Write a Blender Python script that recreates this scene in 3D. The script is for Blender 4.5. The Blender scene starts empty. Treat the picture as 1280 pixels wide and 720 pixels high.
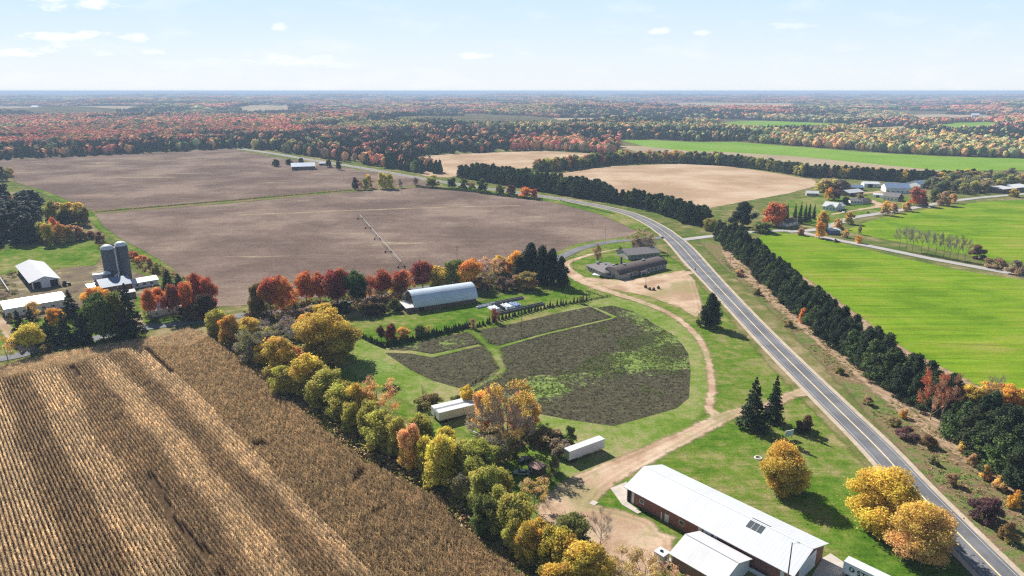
import bpy, math, random
import numpy as np
from mathutils import Vector
sc = bpy.context.scene
COL = sc.collection
RAD = math.radians
# ------------------------------------------------------------------ camera model (photo pixels 1280x720 -> ground metres)
CAM_H = 106.0; FOC = 853.0; PITCH = math.atan((360 - 113.5) / FOC)
def at(px, py, z=0.0):
    u = px - 640; v = py - 360
    dn = FOC * math.sin(PITCH) + v * math.cos(PITCH); fw = FOC * math.cos(PITCH) - v * math.sin(PITCH)
    t = (CAM_H - z) / dn
    return (u * t, fw * t)
def hgt(x, y):
    """gentle rolling relief, flat near the farm"""
    d = np.sqrt(x * x + y * y)
    s = np.clip((d - 1250.0) / 2500.0, 0, 1); s = s * s * (3 - 2 * s)
    w = (np.sin(x * .0021 + 1.3 + .8 * np.sin(y * .0011)) + np.sin(y * .0033 + .5 + np.sin(x * .0014)) * 1.1
         + .6 * np.sin(x * .0052 - y * .0037 + 2.0) + .5 * np.sin(y * .0075 + x * .0011))
    amp = 8.0 + 9.0 * np.clip((d - 4000) / 12000.0, 0, 1)
    return s * amp * w
def at_h(px, py):
    x, y = at(px, py)
    for _ in range(6):
        z = float(hgt(x, y)); z = min(z, 60)
        x, y = at(px, py, z)
    return x, y
def W(pts): return [at(*p) for p in pts]
D = np.array((.668, -.744)); Nn = np.array((.744, .668))     # the farm's own grid: rows and barns run along D
SUN_AZ = (-.57, .82); SUN_EL = RAD(38)
# ------------------------------------------------------------------ tagging
def tag(o, label=None, cat=None, group=None, kind=None):
    if label: o['label'] = label
    if cat: o['category'] = cat
    if group: o['group'] = group
    if kind: o['kind'] = kind
    return o
def empty(name, loc, rz=0, label=None, cat=None, group=None):
    o = bpy.data.objects.new(name, None); COL.objects.link(o)
    o.location = loc; o.rotation_euler = (0, 0, rz); o.empty_display_size = .5
    return tag(o, label, cat, group)
def mesh(name, V, F, mat=None, attrs=None, mats=None, midx=None, smooth=False):
    """V (n,3); F (m,3) or (m,4) array or list of lists; attrs: name -> (domain, values)"""
    me = bpy.data.meshes.new(name)
    if isinstance(F, np.ndarray):
        V = np.asarray(V, dtype=np.float32)
        me.vertices.add(len(V)); me.vertices.foreach_set('co', V.ravel())
        k = F.shape[1]
        me.loops.add(F.size); me.loops.foreach_set('vertex_index', F.ravel().astype(np.int32))
        me.polygons.add(len(F)); me.polygons.foreach_set('loop_start', np.arange(0, F.size, k, dtype=np.int32))
        me.polygons.foreach_set('loop_total', np.full(len(F), k, dtype=np.int32))
        me.update(calc_edges=True)
    else:
        me.from_pydata([tuple(map(float, v)) for v in V], [], [tuple(map(int, f)) for f in F]); me.update()
    for k, (dom, val) in (attrs or {}).items():
        a = me.attributes.new(k, 'FLOAT', dom); a.data.foreach_set('value', np.asarray(val, dtype=np.float32))
    for m in (mats or ([mat] if mat else [])): me.materials.append(m)
    if midx is not None: me.polygons.foreach_set('material_index', np.asarray(midx, dtype=np.int32))
    if smooth: me.polygons.foreach_set('use_smooth', [True] * len(me.polygons))
    return me
def obj(name, me, parent=None, loc=(0, 0, 0), rot=(0, 0, 0)):
    o = bpy.data.objects.new(name, me); COL.objects.link(o)
    o.parent = parent; o.location = loc; o.rotation_euler = rot
    return o
class MB:
    """collects simple solids into one mesh"""
    def __init__(s): s.V = []; s.F = []
    def add(s, V, F):
        b = len(s.V); s.V += [tuple(v) for v in V]; s.F += [tuple(i + b for i in f) for f in F]; return s
    def box(s, x0, y0, z0, x1, y1, z1):
        return s.add([(x0,y0,z0),(x1,y0,z0),(x1,y1,z0),(x0,y1,z0),(x0,y0,z1),(x1,y0,z1),(x1,y1,z1),(x0,y1,z1)],
                     [(0,3,2,1),(4,5,6,7),(0,1,5,4),(1,2,6,5),(2,3,7,6),(3,0,4,7)])
    def prism(s, prof, x0, x1):
        """profile (y,z) extruded along x"""
        n = len(prof)
        V = [(x0, y, z) for y, z in prof] + [(x1, y, z) for y, z in prof]
        return s.add(V, [tuple(range(n))[::-1], tuple(range(n, 2 * n))] + [(i, (i + 1) % n, n + (i + 1) % n, n + i) for i in range(n)])
    def tube(s, a, b, r0, r1=None, n=6):
        r1 = r0 if r1 is None else r1
        a = Vector(a); b = Vector(b); d = (b - a).normalized()
        u = d.orthogonal().normalized(); w = d.cross(u)
        V = []
        for p, r in ((a, r0), (b, r1)):
            for k in range(n):
                t = 2 * math.pi * k / n; V.append(tuple(p + (u * math.cos(t) + w * math.sin(t)) * r))
        return s.add(V, [(k, (k + 1) % n, n + (k + 1) % n, n + k) for k in range(n)] + [tuple(range(n))[::-1], tuple(range(n, 2 * n))])
    def lathe(s, prof, cx=0, cy=0, n=24, a0=0):
        V = []; F = []
        for r, z in prof:
            for k in range(n):
                t = 2 * math.pi * k / n + a0; V.append((cx + r * math.cos(t), cy + r * math.sin(t), z))
        for j in range(len(prof) - 1):
            for k in range(n):
                F.append((j * n + k, j * n + (k + 1) % n, (j + 1) * n + (k + 1) % n, (j + 1) * n + k))
        F.append(tuple(range(n))[::-1]); F.append(tuple(range((len(prof) - 1) * n, len(prof) * n)))
        return s.add(V, F)
    def make(s, name, mat, parent=None, loc=(0, 0, 0), rz=0, smooth=False):
        return obj(name, mesh(name, s.V, s.F, mat, smooth=smooth), parent, loc, (0, 0, rz))
# ------------------------------------------------------------------ node helpers
class NT:
    def __init__(s, nt): s.t = nt; s.t.nodes.clear()
    def n(s, typ, ins=None, **kw):
        nd = s.t.nodes.new(typ)
        for k, v in kw.items(): setattr(nd, k, v)
        for k, v in (ins or {}).items():
            sk = nd.inputs[k]
            if isinstance(v, bpy.types.NodeSocket): s.t.links.new(v, sk)
            else:
                if hasattr(sk.default_value, '__len__') and not isinstance(v, str) and len(sk.default_value) == 4 and len(v) == 3: v = (*v, 1)
                sk.default_value = v
        return nd
    def pos(s): return s.n('ShaderNodeNewGeometry').outputs['Position']
    def noise(s, vec, scale, detail=3, rough=.55, dist=0):
        return s.n('ShaderNodeTexNoise', {'Vector': vec, 'Scale': scale, 'Detail': detail, 'Roughness': rough, 'Distortion': dist}).outputs['Fac']
    def mapp(s, vec, rz=0, scale=(1, 1, 1), loc=(0, 0, 0)):
        return s.n('ShaderNodeMapping', {'Vector': vec, 'Rotation': (0, 0, rz), 'Scale': scale, 'Location': loc}).outputs[0]
    def m(s, op, a, b=0.0, c=0.0, clamp=False):
        return s.n('ShaderNodeMath', {0: a, 1: b, 2: c}, operation=op, use_clamp=clamp).outputs[0]
    def mr(s, v, a, b, c=0.0, d=1.0, smooth=True):
        return s.n('ShaderNodeMapRange', {0: v, 1: a, 2: b, 3: c, 4: d}, interpolation_type='SMOOTHSTEP' if smooth else 'LINEAR').outputs[0]
    def mix(s, f, a, b, blend='MIX'):
        nd = s.n('ShaderNodeMix', {0: f, 6: a, 7: b}, data_type='RGBA', blend_type=blend); return nd.outputs[2]
    def ramp(s, f, stops):
        nd = s.n('ShaderNodeValToRGB', {0: f}); cr = nd.color_ramp
        while len(cr.elements) < len(stops): cr.elements.new(.5)
        for e, (p, c) in zip(cr.elements, stops): e.position = p; e.color = (*c, 1)
        return nd.outputs[0]
    def val(s, f, col):  # scale a colour by a factor socket
        return s.n('ShaderNodeHueSaturation', {'Color': col, 'Value': f}).outputs[0]
    def attr(s, name, typ='GEOMETRY', out='Fac'):
        return s.n('ShaderNodeAttribute', attribute_name=name, attribute_type=typ).outputs[out]
    def bump(s, h, strength=.5, dist=.2):
        return s.n('ShaderNodeBump', {'Height': h, 'Strength': strength, 'Distance': dist}).outputs[0]
def newmat(name):
    m = bpy.data.materials.new(name); m.use_nodes = True; return m, NT(m.node_tree)
def finish(t, col, rough=.9, normal=None, spec=.25, metal=0.0, alpha=None):
    ins = {'Base Color': col, 'Roughness': rough, 'Specular IOR Level': spec, 'Metallic': metal}
    if normal is not None: ins['Normal'] = normal
    b = t.n('ShaderNodeBsdfPrincipled', ins).outputs[0]
    if alpha is not None:
        tr = t.n('ShaderNodeBsdfTransparent').outputs[0]
        b = t.n('ShaderNodeMixShader', {0: alpha, 1: tr, 2: b}).outputs[0]
    t.n('ShaderNodeOutputMaterial', {'Surface': b})
def edge_alpha(t, p, soft=.5, wob=1.0, scale=.6, shift=0.0):
    """0 outside, 1 inside, with a ragged border; 'sd' is the metres inside the outline"""
    e = t.m('ADD', t.attr('sd'), t.m('MULTIPLY', t.m('SUBTRACT', t.noise(p, scale, 4, .6), .5), 2 * wob))
    return t.mr(e, -soft + shift, soft + shift)
def simple(name, col, rough=.6, spec=.3, metal=0, var=.12, scale=1.5, bump=0, streak=None):
    m, t = newmat(name)
    tc = t.n('ShaderNodeTexCoord').outputs['Object']
    v = t.mapp(tc, 0, streak) if streak else tc
    n = t.noise(v, scale, 5, .6)
    c = t.val(t.mr(n, .25, .75, 1 - var, 1 + var, False), (*col, 1))
    finish(t, c, rough, t.bump(n, bump, .05) if bump else None, spec, metal)
    return m
# ------------------------------------------------------------------ ground materials
M = {}
def ground_mat(name, build, alpha=True, soft=.5, wob=1.0, escale=.6, rough=.95, bump=.5, bs=1.3):
    m, t = newmat(name); p = t.pos()
    c = build(t, p)
    nz = t.bump(t.noise(p, bs, 5, .7), bump, .25)
    finish(t, c, rough, nz, 0.0, 0, edge_alpha(t, p, soft, wob, escale) if alpha else None)
    M[name] = m; return m
def g_rough(t, p):
    a = t.noise(p, .012, 4, .6); b = t.noise(p, .11, 4, .6); c = t.noise(p, 1.1, 4, .75)
    col = t.ramp(t.m('ADD', t.m('MULTIPLY', a, .5), t.m('MULTIPLY', b, .5)),
                 [(.40, (.075, .115, .022)), (.49, (.13, .15, .04)), (.55, (.2, .175, .075)), (.62, (.29, .235, .13))])
    near = t.val(t.mr(c, .2, .8, .6, 1.4, False), col)
    # beyond a few kilometres the land is a mosaic of woods and fields
    d = t.n('ShaderNodeVectorMath', {0: p}, operation='LENGTH').outputs['Value']
    n2 = t.noise(t.mapp(p, .3, (1, .55, 1)), .004, 6, .75)
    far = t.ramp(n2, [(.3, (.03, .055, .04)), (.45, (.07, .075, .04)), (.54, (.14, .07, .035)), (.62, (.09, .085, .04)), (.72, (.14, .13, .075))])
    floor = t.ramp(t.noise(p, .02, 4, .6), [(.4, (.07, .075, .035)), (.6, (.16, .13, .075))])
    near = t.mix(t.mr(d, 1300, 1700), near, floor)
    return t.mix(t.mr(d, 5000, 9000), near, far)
def g_lawn(t, p):
    a = t.noise(p, .025, 4, .6); b = t.noise(p, .22, 4, .65); c = t.noise(p, 1.6, 4, .75)
    s = t.noise(t.mapp(p, RAD(42), (.08, 1.1, 1)), .9, 2, .5)
    f = t.m('ADD', t.m('MULTIPLY', a, .55), t.m('MULTIPLY', b, .45))
    col = t.ramp(f, [(.40, (.058, .125, .010)), (.46, (.09, .165, .016)), (.51, (.135, .185, .03)), (.56, (.2, .205, .065)), (.63, (.29, .24, .11))])
    col = t.val(t.mr(s, .3, .7, .85, 1.15, False), col)
    return t.val(t.mr(c, .25, .75, .58, 1.42, False), col)
def g_bright(t, p):
    a = t.m('ADD', t.m('MULTIPLY', t.noise(p, .02, 5, .65), .6), t.m('MULTIPLY', t.noise(t.mapp(p, RAD(-8), (.25, 1, 1)), .07, 5, .7, .6), .4)); c = t.noise(p, .9, 4, .75)
    s = t.noise(t.mapp(p, RAD(-8), (.02, .55, 1)), .5, 3, .6)
    col = t.ramp(a, [(.42, (.105, .195, .008)), (.49, (.15, .25, .012)), (.55, (.19, .265, .02)), (.62, (.26, .27, .05))])
    col = t.val(t.mr(s, .25, .75, .76, 1.24, False), col)
    yr = t.n('ShaderNodeSeparateXYZ', {0: t.mapp(p, RAD(8))}).outputs[1]
    tl = t.m('PINGPONG', t.m('ADD', yr, t.m('MULTIPLY', t.noise(p, .012, 2, .5), 9.0)), 9.0)
    col = t.val(t.mr(tl, .25, .7, .80, 1.0), col)
    return t.val(t.mr(c, .25, .75, .74, 1.26, False), col)
def g_bright2(t, p):
    a = t.noise(p, .008, 4, .6); c = t.noise(p, .3, 4, .75)
    col = t.ramp(a, [(.35, (.14, .26, .025)), (.55, (.18, .3, .04)), (.7, (.25, .3, .08))])
    return t.val(t.mr(c, .2, .8, .85, 1.15, False), col)
def g_plow(t, p):
    a = t.noise(p, .011, 5, .65); c = t.noise(p, .7, 5, .8)
    s = t.noise(t.mapp(p, RAD(-10), (.03, .5, 1)), .35, 4, .65)
    patch = t.noise(t.mapp(p, RAD(-12), (.22, 1, 1)), .03, 6, .7, .5)
    col = t.ramp(a, [(.4, (.135, .097, .078)), (.5, (.175, .127, .102)), (.6, (.235, .175, .137))])
    col = t.mix(t.mr(patch, .58, .74), col, (.36, .3, .2, 1))
    d2 = t.noise(p, .16, 5, .8)
    col = t.val(t.mr(d2, .3, .7, .84, 1.16, False), col)
    col = t.val(t.mr(s, .25, .75, .86, 1.14, False), col)
    return t.val(t.mr(c, .25, .75, .55, 1.5, False), col)
def g_tan(t, p):
    a = t.noise(p, .01, 5, .6); c = t.noise(p, .5, 4, .75)
    s = t.noise(t.mapp(p, RAD(-12), (.03, .5, 1)), .3, 4, .65)
    col = t.ramp(a, [(.4, (.36, .25, .16)), (.5, (.44, .31, .205)), (.6, (.50, .38, .27))])
    # wheel tracks of the centre pivot
    pv = t.n('ShaderNodeVectorMath', {0: p, 1: (235, 800, 0)}, operation='SUBTRACT').outputs[0]
    r = t.n('ShaderNodeVectorMath', {0: pv}, operation='LENGTH').outputs['Value']
    ring = t.m('PINGPONG', r, 26.0)
    col = t.mix(t.mr(ring, 1.6, .5, 0, .32), col, (.25, .17, .1, 1))
    col = t.val(t.mr(s, .25, .75, .9, 1.1, False), col)
    return t.val(t.mr(c, .2, .8, .86, 1.14, False), col)
def g_stub(t, p):
    a = t.noise(p, .01, 5, .6); c = t.noise(p, .3, 4, .75)
    col = t.ramp(a, [(.3, (.3, .24, .15)), (.7, (.42, .33, .23))])
    return t.val(t.mr(c, .2, .8, .86, 1.14, False), col)
def g_dirt(t, p):
    a = t.noise(p, .07, 5, .6); c = t.noise(p, 1.8, 4, .75); pch = t.noise(p, .035, 5, .65)
    col = t.ramp(a, [(.4, (.38, .255, .165)), (.5, (.49, .35, .24)), (.6, (.58, .44, .32))])
    col = t.mix(t.mr(pch, .5, .62, 0, .8), col, (.27, .23, .1, 1))
    # wheel tracks: dark and pale lanes parallel to the border of the track
    lane = t.m('SINE', t.m('MULTIPLY', t.attr('sd'), 2.6)); lane = t.m('MULTIPLY', lane, t.mr(t.attr('sd'), 4.2, 3.0))
    col = t.val(t.mr(lane, -1, 1, .88, 1.08, False), col)
    return t.val(t.mr(c, .2, .8, .82, 1.18, False), col)
def g_gravel(t, p):
    c = t.noise(p, 2.5, 4, .75); a = t.noise(p, .2, 3, .6)
    col = t.ramp(a, [(.3, (.42, .34, .25)), (.7, (.54, .45, .35))])
    return t.val(t.mr(c, .2, .8, .82, 1.18, False), col)
def g_meadow(t, p):
    a = t.noise(p, .03, 4, .6); b = t.noise(p, .25, 4, .65); c = t.noise(p, 1.4, 4, .75)
    col = t.ramp(t.m('ADD', t.m('MULTIPLY', a, .55), t.m('MULTIPLY', b, .45)), [(.40, (.11, .185, .022)), (.47, (.165, .225, .045)), (.53, (.22, .245, .08)), (.58, (.28, .255, .11)), (.65, (.33, .27, .15))])
    return t.val(t.mr(c, .25, .75, .62, 1.38, False), col)
def g_garden(t, p):
    a = t.noise(p, .035, 5, .62, .4); b = t.noise(p, .4, 5, .75); c = t.noise(p, 2.4, 4, .8)
    s = t.noise(t.mapp(p, RAD(28), (.15, 1.6, 1)), 1.0, 3, .6)
    dark = t.ramp(b, [(.3, (.055, .05, .034)), (.5, (.085, .078, .05)), (.7, (.13, .13, .065))])
    green = t.ramp(b, [(.3, (.11, .165, .035)), (.5, (.18, .255, .06)), (.7, (.29, .35, .13))])
    wt = t.attr('weed')
    f = t.mr(t.m('ADD', t.m('ADD', t.m('MULTIPLY', a, 1.0), t.m('MULTIPLY', b, .35)), t.m('MULTIPLY', wt, .2)), .70, .80)
    col = t.mix(f, dark, green)
    col = t.val(t.mr(s, .25, .75, .85, 1.15, False), col)
    return t.val(t.mr(c, .2, .8, .6, 1.4, False), col)
def g_verge(t, p):
    a = t.noise(p, .05, 5, .65); b = t.noise(p, .35, 4, .7); c = t.noise(p, 1.6, 4, .8)
    f = t.m('ADD', t.m('MULTIPLY', a, .5), t.m('MULTIPLY', b, .5))
    col = t.ramp(f, [(.40, (.08, .14, .025)), (.46, (.13, .165, .045)), (.51, (.2, .175, .08)), (.56, (.18, .11, .07)), (.63, (.38, .28, .17))])
    return t.val(t.mr(c, .2, .8, .6, 1.4, False), col)
def g_litter(t, p):
    b = t.noise(p, .35, 4, .7); c = t.noise(p, 1.6, 4, .8)
    col = t.ramp(b, [(.3, (.2, .14, .08)), (.5, (.36, .25, .16)), (.7, (.48, .35, .24))])
    return t.val(t.mr(c, .2, .8, .65, 1.35, False), col)
def g_soil(t, p):
    b = t.noise(p, .6, 4, .7); c = t.noise(p, 3, 4, .8)
    col = t.ramp(b, [(.3, (.05, .032, .018)), (.7, (.12, .078, .045))])
    return t.val(t.mr(c, .2, .8, .6, 1.4, False), col)
def g_yard(t, p):
    a = t.noise(p, .06, 5, .7, .6); c = t.noise(p, 1.2, 4, .8)
    col = t.ramp(a, [(.3, (.09, .065, .05)), (.45, (.17, .13, .095)), (.55, (.2, .17, .08)), (.66, (.4, .33, .26))])
    return t.val(t.mr(c, .2, .8, .65, 1.35, False), col)
ground_mat('rough_grass', g_rough, False)
ground_mat('lawn_grass', g_lawn, True, 1.2, 2.0, .25)
ground_mat('meadow_grass', g_meadow, True, 2.0, 3.0, .2)
ground_mat('young_crop', g_bright, True, .4, 1.0, .3)
ground_mat('far_crop', g_bright2, True, 2, 3.0, .08, bump=.2)
ground_mat('plowed_soil', g_plow, True, .6, 2.0, .15)
ground_mat('dry_stubble', g_tan, True, .8, 2.0, .1)
ground_mat('pale_stubble', g_stub, True, 2, 4.0, .06, bump=.2)
ground_mat('packed_dirt', g_dirt, True, 1.0, 2.2, .3)
ground_mat('shoulder_gravel', g_gravel, True, .3, .5, .7)
ground_mat('weedy_garden', g_garden, True, .2, .5, .5, bump=.9)
ground_mat('verge_grass', g_verge, True, 1.5, 3, .15, bump=.9)
ground_mat('leaf_litter', g_litter, True, 1.0, 2.5, .25, bump=.7)
ground_mat('corn_soil', g_soil, True, .4, .6, .5)
ground_mat('yard_mud', g_yard, True, 1.0, 2.5, .2)
def _asphalt():
    m, t = newmat('worn_asphalt'); p = t.pos()
    a = t.noise(p, .09, 4, .6); c = t.noise(p, 3.0, 4, .8)
    sd = t.attr('sd')
    col = t.ramp(a, [(.4, (.14, .143, .153)), (.6, (.195, .195, .203))])
    lane = t.m('SINE', t.m('MULTIPLY', sd, 3.4))
    col = t.val(t.mr(lane, -1, 1, .95, 1.04, False), col)
    crack = t.mr(t.noise(p, .5, 6, .8, 2.0), .49, .505, 0, 1); crack2 = t.mr(t.noise(p, .5, 6, .8, 2.0), .505, .52, 1, 0)
    col = t.mix(t.m('MULTIPLY', t.m('MULTIPLY', crack, crack2), .25), col, (.06, .06, .065, 1))
    finish(t, t.val(t.mr(c, .2, .8, .85, 1.15, False), col), .85, t.bump(c, .3, .03), .12)
    M['worn_asphalt'] = m
_asphalt()
M['road_pale'] = simple('pale_road', (.4, .38, .37), .9, .2, 0, .1, .15)
def _roadpale():
    m, t = newmat('sun_bleached_road'); p = t.pos(); a = t.noise(p, .08, 4, .6); c = t.noise(p, 1.5, 4, .8)
    col = t.ramp(a, [(.3, (.33, .31, .3)), (.7, (.44, .41, .39))])
    finish(t, t.val(t.mr(c, .2, .8, .88, 1.12, False), col), .9, None, .2); M['road_pale'] = m
_roadpale()
M['paint_yellow'] = simple('yellow_road_paint', (.8, .64, .38), .6, .3, 0, .15, .8)
M['paint_white'] = simple('white_road_paint', (.7, .7, .68), .6, .3, 0, .15, .8)
# ------------------------------------------------------------------ ground geometry
def sdf_poly(poly, X, Y):
    P = np.array(poly, float); d = np.full(X.shape, 1e18); ins = np.zeros(X.shape, bool)
    for i in range(len(P)):
        a = P[i]; b = P[(i + 1) % len(P)]; e = b - a; L = max((e ** 2).sum(), 1e-9)
        t = np.clip(((X - a[0]) * e[0] + (Y - a[1]) * e[1]) / L, 0, 1)
        d = np.minimum(d, (X - a[0] - t * e[0]) ** 2 + (Y - a[1] - t * e[1]) ** 2)
        c = ((a[1] > Y) != (b[1] > Y))
        if abs(b[1] - a[1]) > 1e-12:
            ins ^= c & (X < (b[0] - a[0]) * (Y - a[1]) / (b[1] - a[1]) + a[0])
    d = np.sqrt(d); return np.where(ins, d, -d)
def sdf_line(pts, X, Y):
    """pts: (x,y,halfwidth)"""
    best = np.full(X.shape, -1e9)
    for (ax, ay, aw), (bx, by, bw) in zip(pts[:-1], pts[1:]):
        ex, ey = bx - ax, by - ay; L = max(ex * ex + ey * ey, 1e-9)
        t = np.clip(((X - ax) * ex + (Y - ay) * ey) / L, 0, 1)
        d = np.sqrt((X - ax - t * ex) ** 2 + (Y - ay - t * ey) ** 2)
        best = np.maximum(best, aw + t * (bw - aw) - d)
    return best
def smooth_line(pts, step=4.0, closed=False):
    """Catmull-Rom through the points (any dimension)"""
    P = [np.array(p, float) for p in pts]; out = []; n = len(P)
    rng = range(n) if closed else range(n - 1)
    for i in rng:
        if closed: p0, p1, p2, p3 = P[i - 1], P[i], P[(i + 1) % n], P[(i + 2) % n]
        else: p1, p2 = P[i], P[i + 1]; p0 = P[i - 1] if i else 2 * p1 - p2; p3 = P[i + 2] if i + 2 < n else 2 * p2 - p1
        L = np.linalg.norm((p2 - p1)[:2]); k = max(1, int(L / step))
        for j in range(k):
            t = j / k
            out.append(.5 * (2 * p1 + (p2 - p0) * t + (2 * p0 - 5 * p1 + 4 * p2 - p3) * t * t + (3 * p1 - p0 - 3 * p2 + p3) * t ** 3))
    if not closed: out.append(P[-1])
    return out
def sheet(name, f, bbox, res, z, mat, margin=3.0, label=None, extra=None):
    x0, y0, x1, y1 = bbox
    xs = np.arange(x0 - margin - res, x1 + margin + res, res); ys = np.arange(y0 - margin - res, y1 + margin + res, res)
    X, Y = np.meshgrid(xs, ys); S = f(X, Y)
    ny, nx = X.shape
    keep = np.maximum(np.maximum(S[:-1, :-1], S[1:, :-1]), np.maximum(S[:-1, 1:], S[1:, 1:])) > -margin
    I = (np.arange(ny - 1)[:, None] * nx + np.arange(nx - 1)[None, :])[keep]
    F = np.stack([I, I + 1, I + nx + 1, I + nx], 1)
    used = np.unique(F); mp = np.zeros(nx * ny, int); mp[used] = np.arange(len(used))
    Xf = X.ravel()[used]; Yf = Y.ravel()[used]
    Z = hgt(Xf, Yf) + z
    at_ = {'sd': ('POINT', S.ravel()[used])}
    for k, g in (extra or {}).items(): at_[k] = ('POINT', g(Xf, Yf))
    o = obj(name, mesh(name, np.stack([Xf, Yf, Z], 1), mp[F], mat, at_))
    tag(o, label, None, None, 'structure'); return o
def poly_sheet(name, pts, z, mat, res=None, label=None, round_=False, margin=3.0, world=False, extra=None, far=False):
    P = pts if world else ([at_h(*p) for p in pts] if far else W(pts))
    if round_: P = [tuple(p[:2]) for p in smooth_line(P, 8, True)]
    A = np.array(P); bb = (*A.min(0), *A.max(0))
    if res is None: res = max(1.5, max(bb[2] - bb[0], bb[3] - bb[1]) / 170)
    return sheet(name, lambda X, Y: sdf_poly(P, X, Y), bb, res, z, mat, max(margin, res), label, extra)
def ribbon(name, pts, hw, z, mat, off=0.0, kind='structure', label=None, dash=None):
    P = np.array(pts)[:, :2]; T = np.gradient(P, axis=0); T /= np.linalg.norm(T, axis=1)[:, None]
    Nv = np.stack([-T[:, 1], T[:, 0]], 1)
    hw = np.array(hw) if np.ndim(hw) else np.full(len(P), hw)
    L = P + Nv * (off - hw)[:, None]; C = P + Nv * off; R = P + Nv * (off + hw)[:, None]
    V = np.concatenate([np.c_[Q, hgt(Q[:, 0], Q[:, 1]) + z] for Q in (L, C, R)])
    n = len(P); i = np.arange(n - 1)
    F = np.concatenate([np.stack([i, i + 1, i + 1 + n, i + n], 1), np.stack([i + n, i + 1 + n, i + 1 + 2 * n, i + 2 * n], 1)])
    F = F[:, ::-1]
    sd = np.concatenate([np.zeros(n), hw, np.zeros(n)])
    o = obj(name, mesh(name, V, F, mat, {'sd': ('POINT', sd)})); tag(o, label, None, None, kind); return o
def build_ground():
    r = [.4, 10, 25] + [q for q in 40 * 1.012 ** np.arange(0, 595) if q < 47000] + [47000.0]; r = np.array(r)
    th = np.array(sorted(set(list(np.round(np.arange(-.95, .951, .008), 5)) + list(np.round(np.arange(1.0, 2 * math.pi - 1.0, .12), 5)))))
    Rm, Tm = np.meshgrid(r, th, indexing='ij')
    X = Rm * np.sin(Tm); Y = Rm * np.cos(Tm); V = np.stack([X.ravel(), Y.ravel(), hgt(X, Y).ravel()], 1)
    nt = len(th); nr = len(r)
    i = np.arange(nr - 1)[:, None] * nt; j = np.arange(nt)[None, :]; j2 = (j + 1) % nt
    F = np.stack([i + j, i + j2, i + nt + j2, i + nt + j], -1).reshape(-1, 4)
    o = obj('ground', mesh('ground', V, F, M['rough_grass'])); tag(o, None, None, None, 'structure')
build_ground()
SKY_STR = .052; SUN_STR = 5.0; EXPO = .72; SKY_AIR = 1.0; SKY_DUST = .3; SKY_OZ = 2.0; VEIL_TOP = (7.5, 10.1, 13.4, 1)
CLOUD = (13.2, 13.3, 13.4, 1); HAZE_COL = (.6, .77, 1.0, 1); HAZE_D = 1.2e-4; HAZE_G = .0
# ------------------------------------------------------------------ fields, yards, roads
def far_z(z): return z
poly_sheet('plowed_field', [(-60,206),(3,200),(60,196),(140,193),(200,190),(287,186),(345,197),(430,209),(520,223),(543,234),(443,237),(280,251),(119,264),(60,246),(20,228),(5,216)], .10, M['plowed_soil'], 5)
poly_sheet('plowed_field', [(112,268),(280,255),(440,240),(530,233.5),(600,240),(640,245),(690,253),(750,267),(790,284),(797,291),(785,296),(745,301),(708,310),(690,320),(640,334),(560,347),(450,366),(340,378),(300,382),(262,384),(255,368),(215,337),(190,325),(150,302),(128,290),(112,278)], .10, M['plowed_soil'], 4)
poly_sheet('hedge_strip', [(112,263.5),(280,250.5),(440,236),(520,232),(600,239.5),(520,234.5),(440,239.5),(280,254.5),(114,268)], .12, M['verge_grass'], 3, margin=2)
poly_sheet('grass_strip', [(20,228),(60,245),(100,262),(122,286),(150,305),(190,328),(240,350),(262,384),(252,366),(215,334),(190,320),(150,298),(130,284),(118,268),(110,262),(60,240)], .14, M['lawn_grass'], 3)
poly_sheet('grass_strip', [(300,269.4),(420,264.4),(560,259.4),(650,257.4),(650,256.8),(560,258.5),(420,263.5),(300,268.6)], .14, M['pale_stubble'], 2.5, margin=2)
poly_sheet('stubble_field', [(490,198),(560,193),(640,190),(680,189),(740,192),(775,196),(765,204),(690,209),(640,211),(600,214),(560,222),(530,220)], .12, M['dry_stubble'], 6)
poly_sheet('stubble_field', [(680,220),(700,217),(760,208),(850,205),(910,208),(960,215),(1018,225),(1022,232),(985,242),(940,250),(872,263),(840,262),(800,252),(740,238)], .12, M['dry_stubble'], 5)
poly_sheet('far_crop_field', [(775,175),(820,175.5),(870,178),(920,177.5),(1000,184),(1090,191),(1180,196),(1290,199),(1400,203),(1400,214),(1290,213),(1180,214),(1090,205),(1000,196),(920,191),(860,189),(805,183)], .25, M['far_crop'], 9, far=True)
poly_sheet('far_stubble_field', [(768,182),(805,183),(860,189),(920,191),(1000,196),(1090,205),(1180,214),(1150,217),(1050,213),(1017,209),(940,200),(860,195),(800,191)], .3, M['pale_stubble'], 9, far=True)
poly_sheet('far_crop_field', [(880,157),(925,151.5),(975,151.5),(1060,155),(1055,162),(1000,163),(930,163),(895,161)], .8, M['far_crop'], 22, far=True)
poly_sheet('far_crop_field', [(1160,157),(1200,153.5),(1243,153),(1247,162),(1195,166),(1170,163)], .8, M['far_crop'], 22, far=True)
poly_sheet('far_stubble_field', [(1120,143.5),(1180,143),(1240,145),(1240,152),(1200,152),(1140,149)], .8, M['pale_stubble'], 30, far=True)
poly_sheet('far_stubble_field', [(1075,160),(1130,158),(1135,166),(1090,168)], .8, M['pale_stubble'], 20, far=True)
poly_sheet('far_stubble_field', [(-20,133.5),(60,133),(190,134.5),(200,137.5),(60,137.5),(-20,138)], 1.0, M['pale_stubble'], 45, far=True)
poly_sheet('far_stubble_field', [(300,133),(360,133),(362,137),(300,137)], 1.0, M['pale_stubble'], 45, far=True)
poly_sheet('far_stubble_field', [(588,163),(622,163),(624,167),(590,167)], .8, M['pale_stubble'], 20, far=True)
poly_sheet('far_stubble_field', [(770,128),(990,128),(990,131.5),(770,131.5)], 1.0, M['pale_stubble'], 60, far=True)
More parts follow.
